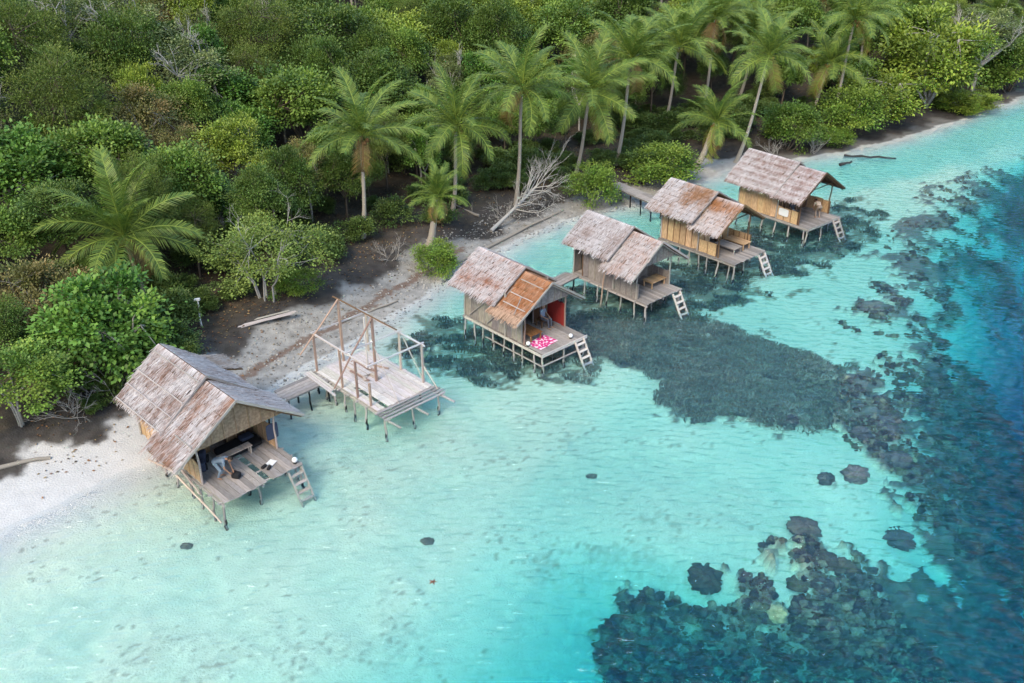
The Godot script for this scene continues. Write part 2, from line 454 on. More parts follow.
# k: R crown radius, hy crown half height, hc height of its middle, clumps, per (leaves a clump), ll, lw (leaf size), rc (clump radius), c1, c2 (leaf colours), mix (share of c2), wood (bark colour), low (lowest clump direction)
func make_tree(k: Dictionary) -> Dictionary:
	var crown := MB.new()
	var wood := MB.new()
	var hc: float = k.hc
	var fork := Vector3(rr(-0.2, 0.2), hc * k.get("fork", 0.5), rr(-0.2, 0.2))
	var tr: float = k.get("trunk", 0.16)
	var bark: Color = k.wood
	limb(wood, Vector3(0, -1.6, 0), fork, tr, tr * 0.7, 6, bark, 0.05)
	var lobes := []
	for a in 6:
		var d := Vector3(rr(-1, 1), rr(-0.35, 1.0), rr(-1, 1)).normalized()
		var e := Vector3(d.x * k.R * 0.6, hc + d.y * k.hy * 0.55, d.z * k.R * 0.6)
		lobes.append(e)
		if a > 0 and a < k.get("stems", 1):
			limb(wood, Vector3(e.x * 0.15, -1.2, e.z * 0.15), Vector3(e.x * 0.35, fork.y, e.z * 0.35), tr * 0.8, tr * 0.6, 5, bark, 0.06)
			limb(wood, Vector3(e.x * 0.35, fork.y, e.z * 0.35), e, tr * 0.6, tr * 0.25, 5, bark, 0.1)
		else:
			limb(wood, fork, e, tr * 0.62, tr * 0.28, 5, bark)
	var ns := FastNoiseLite.new()
	ns.seed = rng.randi() % 1000; ns.frequency = 0.9
	for q in k.clumps:
		var d := Vector3(rng.randfn(), rng.randfn(), rng.randfn()).normalized()
		if d.y < k.low: d.y = rr(k.low, 0.9); d = d.normalized()
		var rad := (0.8 + 0.55 * ns.get_noise_3d(d.x, d.y, d.z)) * (rr(0.82, 1.04) if rng.randf() < 0.8 else rr(0.4, 0.8))
		var c := Vector3(d.x * k.R * rad, hc + d.y * k.hy * rad, d.z * k.R * rad)
		var best: Vector3 = lobes[0]
		for e in lobes:
			if (e - c).length() < (best - c).length(): best = e
		limb(wood, best, c, tr * 0.22, tr * 0.08, 3, bark, 0.12)
		var tone := rr(0.72, 1.28)
		var base: Color = (k.c1 as Color).lerp(k.c2, clampf(rng.randfn(k.mix, 0.22), 0.0, 1.0)) * tone
		var rc: float = k.rc * rr(0.7, 1.3)
		for l in k.per:
			var o := Vector3(rng.randfn(), rng.randfn() * 0.7, rng.randfn()) * 0.5
			var outw := (o + d * 0.5 + Vector3(0, 0.25, 0)).normalized()
			var ax := (outw + rv() * 0.6 + Vector3(0, -0.15, 0)).normalized()
			var side := ax.cross((Vector3.UP * 0.9 + outw * 0.5 + rv() * 0.5).normalized()).normalized()
			var up := side.cross(ax)
			var ll: float = k.ll * rr(0.7, 1.25)
			crown.leaf(c + o * rc * Vector3(1, 0.75, 1), ax * ll, side * k.lw * ll / k.ll, up * ll * 0.25, base * rr(0.78, 1.22))
	if k.has("bare"):
		for q in k.bare:
			var e: Vector3 = lobes[rng.randi() % 6]
			var d := (e - fork).normalized() + rv() * 0.6 + Vector3(0, 0.3, 0)
			twig(wood, e, d.normalized(), k.R * 0.42, tr * 0.26, 3, bark)
	return {"crown": crown.mesh(), "wood": wood.mesh(), "R": k.R, "hc": hc}

func twig(mb: MB, p: Vector3, d: Vector3, ln: float, r: float, depth: int, col: Color) -> void:
	var q := p + d * ln
	limb(mb, p, q, r, r * 0.55, 4 if depth > 1 else 3, col, 0.1)
	if depth > 0:
		for k in 3:
			twig(mb, p.lerp(q, rr(0.45, 1.0)), (d + rv() * 0.75 + Vector3(0, 0.1, 0)).normalized(), ln * rr(0.45, 0.75), r * 0.55, depth - 1, col)

const GREY_BARK := Color(0.36, 0.34, 0.30)
const DARK_BARK := Color(0.13, 0.105, 0.08)
var KINDS := [
	{"name": "dense_tree", "label": "dense dark green broadleaf tree", "R": 3.0, "hy": 2.7, "hc": 4.6, "clumps": 74, "per": 234, "ll": 0.180, "lw": 0.053, "rc": 0.85, "c1": Color(0.062, 0.120, 0.024), "c2": Color(0.150, 0.215, 0.040), "mix": 0.35, "low": -0.45, "wood": DARK_BARK},
	{"name": "leafy_tree", "label": "mid green leafy tree", "R": 3.0, "hy": 2.5, "hc": 4.6, "clumps": 66, "per": 234, "ll": 0.191, "lw": 0.064, "rc": 0.8, "c1": Color(0.095, 0.185, 0.034), "c2": Color(0.220, 0.295, 0.050), "mix": 0.35, "low": -0.4, "wood": DARK_BARK},
	{"name": "bright_tree", "label": "bright yellow green broadleaf tree", "R": 3.0, "hy": 2.4, "hc": 4.3, "clumps": 58, "per": 222, "ll": 0.191, "lw": 0.058, "rc": 0.72, "c1": Color(0.150, 0.235, 0.036), "c2": Color(0.290, 0.345, 0.050), "mix": 0.45, "low": -0.5, "wood": GREY_BARK},
	{"name": "olive_tree", "label": "fine leaved olive green tree", "R": 2.8, "hy": 3.3, "hc": 5.2, "clumps": 80, "per": 300, "ll": 0.159, "lw": 0.019, "rc": 0.8, "c1": Color(0.095, 0.155, 0.030), "c2": Color(0.210, 0.245, 0.050), "mix": 0.35, "low": -0.6, "wood": DARK_BARK},
	{"name": "pale_limbed_tree", "label": "thin tree with bare pale limbs", "R": 3.0, "hy": 2.6, "hc": 5.2, "clumps": 36, "per": 192, "ll": 0.159, "lw": 0.048, "rc": 0.7, "c1": Color(0.113, 0.158, 0.057), "c2": Color(0.209, 0.241, 0.088), "mix": 0.4, "low": -0.2, "wood": Color(0.47, 0.45, 0.42), "bare": 5, "trunk": 0.2, "fork": 0.6},
	{"name": "shore_shrub", "label": "bushy fresh green shrub", "R": 2.4, "hy": 1.7, "hc": 1.6, "clumps": 46, "per": 222, "ll": 0.138, "lw": 0.053, "rc": 0.62, "c1": Color(0.115, 0.215, 0.036), "c2": Color(0.235, 0.310, 0.048), "mix": 0.4, "low": -0.55, "wood": GREY_BARK, "stems": 4, "trunk": 0.07, "fork": 0.3},
	{"name": "glossy_tree", "label": "fresh green tree with big leaves", "R": 3.0, "hy": 2.3, "hc": 4.0, "clumps": 56, "per": 186, "ll": 0.233, "lw": 0.085, "rc": 0.8, "c1": Color(0.080, 0.190, 0.034), "c2": Color(0.165, 0.275, 0.046), "mix": 0.4, "low": -0.5, "wood": GREY_BARK, "stems": 3, "fork": 0.4},
	{"name": "russet_tree", "label": "green tree flecked with russet leaves", "R": 2.8, "hy": 2.4, "hc": 4.2, "clumps": 60, "per": 234, "ll": 0.148, "lw": 0.042, "rc": 0.72, "c1": Color(0.144, 0.177, 0.053), "c2": Color(0.312, 0.217, 0.089), "mix": 0.35, "low": -0.4, "wood": GREY_BARK},
	{"name": "undergrowth_shrub", "label": "low dark green shrub", "R": 1.6, "hy": 1.1, "hc": 1.0, "clumps": 26, "per": 180, "ll": 0.148, "lw": 0.048, "rc": 0.55, "c1": Color(0.065, 0.120, 0.030), "c2": Color(0.150, 0.200, 0.045), "mix": 0.4, "low": -0.5, "wood": DARK_BARK, "stems": 3, "trunk": 0.05, "fork": 0.3},
	{"name": "open_bush", "label": "wide open bush with thin pale stems", "R": 3.2, "hy": 2.0, "hc": 2.6, "clumps": 74, "per": 132, "ll": 0.127, "lw": 0.045, "rc": 0.7, "c1": Color(0.140, 0.215, 0.048), "c2": Color(0.245, 0.300, 0.062), "mix": 0.4, "low": -0.5, "wood": Color(0.45, 0.43, 0.40), "stems": 6, "trunk": 0.08, "fork": 0.3, "bare": 3},
]
var protos := []

const LANDMARKS := [[-12.0, -37.0, "the big brown hut"], [-6.5, -42.0, "the unfinished hut frame"], [0.5, -48.0, "the pink towel hut"], [7.0, -54.0, "the grey walled hut"], [13.0, -60.0, "the tan panelled hut"], [19.0, -66.0, "the end hut"], [40.0, -86.0, "the bright shore trees"], [-22.0, -28.0, "the white sand"]]

func where_label(what: String, x: float, z: float) -> String:
	var best: Array = LANDMARKS[0]
	for a in LANDMARKS:
		if Vector2(a[0] - x, a[1] - z).length() < Vector2(best[0] - x, best[1] - z).length(): best = a
	var s := -side_distance(SHORE, Vector2(x, z))
	return "%s %s %s" % [what, "on the bank behind" if s < 7.0 else "at the forest edge behind" if s < 15.0 else "up the slope behind" if s < 27.0 else "high on the slope behind", best[2]]

func plant(kind: int, x: float, z: float, radius: float, hc: float, label := "", group := "") -> Node3D:
	var pr: Dictionary = protos[kind][rng.randi() % protos[kind].size()]
	var k: Dictionary = KINDS[kind]
	var t := thing(k.name, label if label else where_label(k.label, x, z), "shrub" if kind in [5, 8, 9] else "tree", Vector3(x, ground_y(x, z), z), rr(0, TAU), group if group else "%ss of the shore forest" % (k.name as String).replace("_", " "))
	var s: float = radius / pr.R
	var sy := s * rr(0.95, 1.6) if hc < 0.0 and kind != 8 else s * rr(0.85, 1.2)
	if hc > 0.0:
		sy = minf(sy, maxf(0.5, (hc - 0.3) / (0.5 * k.hy)))
		t.position.y += hc - pr.hc * sy
	t.scale = Vector3(s, sy, s)
	part("trunk", pr.wood, M.bark, t)
	part("crown", pr.crown, M.leaf, t)
	return t

func make_frond(droop: float, ln: float, c1: Color, c2: Color) -> Mesh:
	var mb := MB.new()
	var pts := []
	var rads := []
	var dir := Vector3(1, 0, 0)
	var p := Vector3.ZERO
	var n := 14
	for a in n + 1:
		pts.append(p)
		rads.append(lerpf(0.05, 0.012, a / float(n)))
		dir = dir.rotated(Vector3(0, 0, 1), -droop / n * (0.4 + 1.6 * a / n)).normalized()
		p += dir * ln / n
	mb.tube(pts, rads, 4, c2 * 1.1, false)
	var m := 46
	for a in m:
		var t := 0.1 + 0.9 * a / (m - 1.0)
		var f := t * n
		var k := mini(int(f), n - 1)
		var o: Vector3 = (pts[k] as Vector3).lerp(pts[k + 1], f - k)
		var ax: Vector3 = (pts[k + 1] - pts[k]).normalized()
		var up := Vector3(-ax.y, ax.x, 0)
		var ll := 0.98 * pow(sin(PI * clampf(0.14 + 0.8 * t, 0, 1)), 0.6) * rr(0.85, 1.1)
		for s in [-1.0, 1.0]:
			var out := (Vector3(0, 0, s) + ax * (0.45 + 0.5 * t) + up * rr(0.12, 0.4)).normalized()
			var w := ax * 0.024
			var e1 := o + out * ll * 0.5
			var e2 := e1 + (out * 0.75 + Vector3(0, -0.8, 0) * rr(0.6, 1.3)).normalized() * ll * 0.55
			var col := c1.lerp(c2, rr(0, 1)) * rr(0.8, 1.2)
			mb.quad(o - w, o + w, e1 + w, e1 - w, col, col)
			mb.tri(e1 - w, e1 + w, e2, col)
	return mb.mesh()

func palm(base: Vector3, top: Vector3, scale: float, fronds_n: int, label: String, old := 3, upright := 0.0, nuts := 7) -> void:
	var t := thing("coconut_palm", label, "palm tree", base, 0.0, "coconut palms along the shore")
	var mb := MB.new()
	var rel := top - base
	var pts := []
	var rads := []
	for a in 15:
		var f := a / 14.0
		pts.append(Vector3(rel.x * pow(f, 0.75), lerpf(-0.4, rel.y, f), rel.z * f) + Vector3(sin(f * 5.0), 0, cos(f * 4.0)) * 0.06)
		rads.append((0.105 + 0.10 * pow(1.0 - f, 4.0) + (0.012 if a % 2 == 0 else 0.0)) * (1.0 if scale > 0.8 else 1.8))
	var g := rr(0.85, 1.15)
	mb.tube(pts, rads, 9, Color(0.36, 0.32, 0.27) * g)
	part("trunk", mb.mesh(), M.bark, t)
	fronds_n += 3
	for a in fronds_n:
		var f := a / (fronds_n - 1.0)
		var el := lerpf(1.42, -0.15, pow(f, 0.9)) + rr(-0.14, 0.14) + upright * (1.0 - f)
		var vr: int = [0, 1, 4, 0, 4, 1][rng.randi() % 6] if f < 0.45 else [1, 2, 3, 5, 2, 3][rng.randi() % 6]
		if a >= fronds_n - old: vr = 6 + rng.randi() % 2; el = rr(-0.95, -0.5)
		var o := part("frond", fronds[vr], M.leaf, t)
		var b := Basis(Vector3.UP, a * 2.3999 + rr(-0.25, 0.25)) * Basis(Vector3(0, 0, 1), el) * Basis(Vector3.RIGHT, rr(-0.5, 0.5))
		o.transform = Transform3D(b.scaled(Vector3.ONE * scale * 1.2 * rr(0.86, 1.08)), rel + Vector3(0, 0.1, 0))
	var cn := SphereMesh.new()
	cn.radius = 0.13; cn.height = 0.3; cn.radial_segments = 8; cn.rings = 5
	for a in nuts:
		var o := part("coconut", cn, M.coconut[rng.randi() % 2], t)
		o.position = rel + Vector3(cos(a * 2.4) * 0.28, rr(-0.38, -0.05), sin(a * 2.4) * 0.28)

func build_plants() -> void:
	for k in KINDS:
		var list := []
		for q in (3 if k.name != "shore_shrub" else 3): list.append(make_tree(k))
		protos.append(list)
	for k in 8:
		var ripe := k >= 6
		fronds.append(make_frond([0.55, 0.8, 1.0, 1.25, 0.7, 1.5, 1.5, 1.9][k], [3.9, 4.0, 3.8, 3.7, 3.5, 3.6, 3.4, 3.2][k], Color(0.26, 0.20, 0.06) if ripe else Color(0.072, 0.140, 0.030), Color(0.24, 0.14, 0.06) if k == 7 else Color(0.215, 0.285, 0.052)))
	M.coconut = [solid(lin(0.30, 0.20, 0.06), 0.6), solid(lin(0.22, 0.12, 0.05), 0.7)]
	# palms: foot, head of the trunk, size of the crown, fronds
	var P := [
		[Vector3(-19.82, 1.3, -46.4), Vector3(-20.36, 5.0, -46.4), 0.98, 24, "large coconut palm with yellow stalked fronds beside the big green tree"],
		[Vector3(-9.5, 1.1, -55.9), Vector3(-9.0, 7.6, -55.9), 0.86, 22, "slender straight coconut palm behind the unroofed hut frame"],
		[Vector3(-4.1, 1.0, -60.9), Vector3(-3.6, 6.8, -60.9), 0.92, 22, "coconut palm with wide crown behind the short thick palm"],
		[Vector3(-5.5, 0.5, -55.3), Vector3(-4.6, 3.9, -55.3), 0.5, 26, "short thick stemmed palm with tight crown on the bank"],
		[Vector3(0.2, 0.6, -63.2), Vector3(0.7, 8.6, -63.2), 0.95, 23, "tall coconut palm standing over the grey fallen tree"],
		[Vector3(4.5, 0.7, -67.8), Vector3(5.6, 7.2, -67.8), 0.95, 22, "coconut palm with browned hanging frond above the bank shrub"],
		[Vector3(7.9, 1.05, -70.7), Vector3(8.8, 9.0, -70.7), 0.95, 21, "coconut palm rising behind the plank walkway"],
		[Vector3(12.9, 1.2, -80.2), Vector3(13.8, 8.0, -80.2), 1.0, 20, "coconut palm inland of the low leaning palm"],
		[Vector3(17.1, 1.4, -84.9), Vector3(17.6, 9.3, -84.9), 0.98, 20, "tall coconut palm deep in the grove with upright crown"],
		[Vector3(21.3, 1.8, -89.4), Vector3(22.3, 7.5, -89.4), 0.95, 19, "coconut palm at the back of the grove, crown half hidden"],
		[Vector3(17.9, 0.3, -74.2), Vector3(19.7, 8.5, -74.0), 0.9, 21, "tall coconut palm with long leaning trunk behind the end hut"],
		[Vector3(14.2, 0.4, -72.3), Vector3(15.7, 3.9, -72.0), 0.78, 20, "low leaning coconut palm between two roofed huts and the grove"],
		[Vector3(26.1, 1.1, -83.3), Vector3(27.4, 6.0, -83.3), 0.88, 20, "coconut palm with slightly leaning trunk beyond the end hut"],
		[Vector3(28.1, 1.0, -83.0), Vector3(28.9, 9.6, -83.0), 0.95, 20, "tallest coconut palm beyond the end hut, by the bright trees"],
		[Vector3(40.8, 1.2, -97.8), Vector3(39.7, 8.2, -97.8), 0.9, 18, "coconut palm rising behind the yellow green shore trees"],
		[Vector3(54.2, 1.2, -107.5), Vector3(52.5, 6.3, -107.5), 0.95, 18, "coconut palm at the far bend of the shore"],
		[Vector3(33.5, 1.6, -92.5), Vector3(33.2, 8.8, -92.5), 0.9, 18, "coconut palm between the grove and the yellow green trees"],
	]
	var heads := []
	for a in P:
		var b: Vector3 = a[0]
		b.y = ground_y(b.x, b.z)
		palm(b, a[1], a[2], a[3], a[4], rng.randi_range(1, 3) if a[3] != 26 else 5, 0.0 if a[3] != 26 else 0.25, 7 if a[3] != 26 else 0)
		heads.append(Vector2(b.x, b.z))
	var spots := []
	for a in KEY_TREES:
		plant(a[4], a[0], a[1], a[2], a[3])
		spots.append(Vector3(a[0], a[2], a[1]))
	# named shrubs and small trees of the bank
	plant(9, -13.4, -47.2, 3.5, 2.8, "wide open bush with pale stems beside the stacked planks", "single shore bushes")
	plant(5, -11.9, -47.6, 1.3, 0.8, "small vivid green shrub at the upper edge of the gravel", "single shore bushes")
	plant(5, -4.6, -52.6, 1.5, 0.9, "sprawling light green shrub on the bank under the short palm", "single shore bushes")
	plant(5, 5.6, -64.2, 1.9, 1.5, "round green shrub between the fallen tree and the plank walkway", "single shore bushes")
	spots.append(Vector3(-13.4, 2.6, -47.2))
	# the rest of the forest, by kind, where nothing stands yet
	var tries := 0
	var made := 0
	while tries < 14000 and made < 390:
		tries += 1
		var z := rr(-140.0, -34.0)
		var x := rr(-0.62, 0.62) * -z + rr(-6, 6)
		var s := -side_distance(SHORE, Vector2(x, z))
		if s < 9.0 or s > 52.0: continue
		var r := rr(1.6, 2.9) if s > 14.0 else rr(1.2, 1.9)
		var free := true
		for q in spots:
			if Vector2(q.x - x, q.z - z).length() < (q.y + r) * 0.68: free = false; break
		if free:
			for h in heads:
				if absf(h.x - x - (h.y - z) * h.x / h.y) < 1.0 + r and z > h.y - 1.5: free = false; break
		if not free: continue
		var pickk: int = [0, 0, 1, 1, 1, 3, 3, 6, 6, 2, 2, 4, 7, 0][rng.randi() % 14]
		plant(pickk, x, z, r, -1.0)
		spots.append(Vector3(x, r, z))
		made += 1
	made = 0
	tries = 0
	while tries < 9000 and made < 230:
		tries += 1
		var z := rr(-120.0, -34.0)
		var x := rr(-0.6, 0.6) * -z
		var s := -side_distance(SHORE, Vector2(x, z))
		if s < 3.6 or s > 13.0 or (x > -15.0 and x < -6.0 and s < 6.0) or (x > -6.0 and s < 4.0): continue
		var free := true
		var r := rr(0.5, 1.5)
		for q in spots:
			if Vector2(q.x - x, q.z - z).length() < (q.y + r) * 0.4: free = false; break
		if not free: continue
		plant(8, x, z, r, -1.0)
		spots.append(Vector3(x, r, z))
		made += 1

# ---------------------------------------------------------------- huts
# roof covering: strips of palm leaf in overlapping courses. tone(u, s) gives the share of brown in the bleached leaf
func thatch(parent: Node, o: Vector3, along: Vector3, down: Vector3, rows: int, pale: Color, brown: Color, tone: Callable) -> void:
	var L := along.length()
	var S := down.length()
	var a := along / L
	var d := down / S
	var up := a.cross(d).normalized()
	if up.y < 0: up = -up
	var sheet := part("roof_slope", boxes[0], pick(M.brown), parent)
	sheet.transform = Transform3D(Basis(along if along.cross(up).dot(down) > 0 else -along, up * 0.05, down), o + along * 0.5 + down * 0.5 - up * 0.05)
	var inv := sheet.transform.affine_inverse()
	for r in rows:
		var mb := MB.new()
		var s0 := S * r / rows - (0.06 if r > 0 else 0.0)
		var ln := S / rows * 1.32
		var n := int(L / 0.011)
		for q in n:
			var u := L * rng.randf()
			if q == 0: u = 0.0
			if q == 1: u = L
			var w := rr(0.007, 0.022)
			var l2 := ln * rr(0.6, 1.15)
			var sw := rng.randfn(0, 0.14)
			var lift := 0.012 + 0.06 * rng.randf()
			var b: float = clampf(tone.call(u / L, (s0 + ln * 0.3) / S) + rng.randfn(0, 0.3), 0.0, 1.0)
			var b2: float = clampf(tone.call(u / L, (s0 + ln) / S) + rng.randfn(0, 0.3), 0.0, 1.0)
			var c1 := pale.lerp(brown, b) * rr(0.75, 1.2)
			var c2 := pale.lerp(brown, b2) * rr(0.72, 1.12)
			var p0 := o + a * u + d * s0 + up * (0.004 * (rows - r))
			if r == rows - 1: l2 *= rr(0.8, 1.25)
			var p1 := p0 + d * l2 + a * sw * l2 + up * lift - Vector3(0, 0.1 * maxf(0.0, l2 / ln - 0.76) if r == rows - 1 else 0.0, 0)
			mb.quad(inv * (p0 - a * w), inv * (p0 + a * w), inv * (p1 + a * w * rr(0.3, 1.0)), inv * (p1 - a * w * rr(0.3, 1.0)), c1, c2)
		var tm := part("thatch_course", mb.mesh(), M.thatch, sheet)
		# the leaf normals were taken in the sheet's own stretched axes; take them anew
		tm.mesh = renormal(mb, sheet.transform)

func renormal(mb: MB, t: Transform3D) -> Mesh:
	var b := t.basis
	for k in range(0, mb.v.size(), 4):
		var w := (b * (mb.v[k + 3] - mb.v[k])).cross(b * (mb.v[k + 1] - mb.v[k])).normalized()
		if w.y < 0: w = -w
		var nn := (b.transposed() * w).normalized()
		for e in 4: mb.n[k + e] = nn
	return mb.mesh()

func stilt(h: Node3D, u: float, w: float, top: float, r: float, mats: Array, wet := true, lean := 0.0) -> void:
	var g := h.transform * Vector3(u, 0, w)
	var y := ground_y(g.x, g.z) - 0.15
	var foot := Vector3(u + rr(-0.06, 0.06), y, w + rr(-0.06, 0.06) + lean)
	var head := Vector3(u, top, w)
	var p := pole(h, "stilt", foot, head, r, pick(mats))
	if wet:
		var q := part("wet_foot", poles[rng.randi() % 4], pick(M.wet), p)
		var e := clampf((0.12 + rr(-0.08, 0.12) - y) / (top - y), 0.05, 0.9)
		q.transform = Transform3D(Basis.from_scale(Vector3(e, 1.09, 1.09)), Vector3(-0.5 + e * 0.5, 0, 0))

func deck_planks(h: Node3D, u0: float, u1: float, w0: float, w1: float, y: float, mats: Array, wd := 0.19, skip := 0.0, breaks := true) -> void:
	var w := w0 + wd * 0.5
	while w < w1 - wd * 0.3:
		var cut := rr(u0 + 0.9, u1 - 0.9)
		var segs := [[u0 + rr(-0.04, 0.02), cut - 0.006], [cut + 0.006, u1 + rr(-0.03, 0.05)]] if breaks else [[u0 + rr(-0.05, 0.03), u1 + rr(-0.06, 0.06)]]
		for s in segs:
			if rng.randf() < skip: continue
			beam(h, "deck_plank", Vector3(s[0], y + rr(-0.006, 0.006), w), Vector3(s[1], y + rr(-0.006, 0.006), w + rr(-0.008, 0.008)), wd - 0.014, 0.035, pick(mats))
		w += wd

func wall(h: Node3D, a: Vector3, b: Vector3, y0: float, y1: float, step: float, mats: Array, batten: Array, called := "wall_panel") -> void:
	var n := maxi(1, roundi((b - a).length() / step))
	var d := (b - a) / n
	var side := d.normalized().cross(Vector3.UP)
	for k in n:
		var p := a + d * k
		var q := p + d * 0.985
		var c := (y0 + y1) * 0.5
		beam(h, called, Vector3(p.x, c, p.z) + side * rr(-0.006, 0.006), Vector3(q.x, c, q.z) + side * rr(-0.006, 0.006), 0.03, y1 - y0 + rr(-0.02, 0.02), pick(mats))
		if batten:
			for s in [-1.0, 1.0]:
				beam(h, "batten", Vector3(q.x, y0 + 0.02, q.z) + side * 0.032 * s, Vector3(q.x, y1 - 0.02, q.z) + side * 0.032 * s, 0.035, 0.03, pick(batten))

func gable(h: Node3D, u: float, y0: float, half: float, peak: float, mats: Array) -> void:
	var mb := MB.new()
	var a := Vector3(0, y0, -half)
	var b := Vector3(0, y0, half)
	var c := Vector3(0, peak, 0)
	for s in [-0.02, 0.02]:
		mb.tri(a + Vector3(s, 0, 0), b + Vector3(s, 0, 0), c + Vector3(s, 0, 0), Color.WHITE)
	mb.quad(a - Vector3(0.02, 0, 0), a + Vector3(0.02, 0, 0), b + Vector3(0.02, 0, 0), b - Vector3(0.02, 0, 0), Color.WHITE, Color.WHITE)
	mb.quad(a - Vector3(0.02, 0, 0), a + Vector3(0.02, 0, 0), c + Vector3(0.02, 0, 0), c - Vector3(0.02, 0, 0), Color.WHITE, Color.WHITE)
	mb.quad(b - Vector3(0.02, 0, 0), b + Vector3(0.02, 0, 0), c + Vector3(0.02, 0, 0), c - Vector3(0.02, 0, 0), Color.WHITE, Color.WHITE)
	part("gable_panel", mb.mesh(), pick(mats), h).position.x = u
	for k in 7:
		var w := half * (-0.8 + 1.6 * k / 6.0)
		beam(h, "gable_batten", Vector3(u + 0.04, y0 + 0.02, w), Vector3(u + 0.04, lerpf(peak, y0, absf(w) / half) - 0.02, w), 0.03, 0.03, pick(mats))

func ladder(h: Node3D, u: float, y: float, w: float, wide: float, reach: float, mats: Array, steps := 4, drop := 1.35) -> void:
	var l := Node3D.new()
	l.name = "ladder"
	h.add_child(l, true)
	for s in [-1.0, 1.0]:
		var a := Vector3(u, y, w + s * wide * 0.5)
		var b := Vector3(u + reach, y - drop, w + s * wide * 0.5)
		beam(l, "stringer", a, b, 0.05, 0.11, pick(mats))
	for k in steps:
		var f := (k + 0.6) / (steps + 0.4)
		var c := Vector3(u + reach * f, y - drop * f, w)
		beam(l, "tread", c - Vector3(0, 0, wide * 0.5), c + Vector3(0, 0, wide * 0.5), 0.17, 0.035, pick(mats))

func hut_frame(q: Dictionary) -> Node3D:
	return thing(q.name, q.label, "hut", Vector3(q.x, 0, q.z), -deg_to_rad(q.yaw), "stilt huts standing in the lagoon")

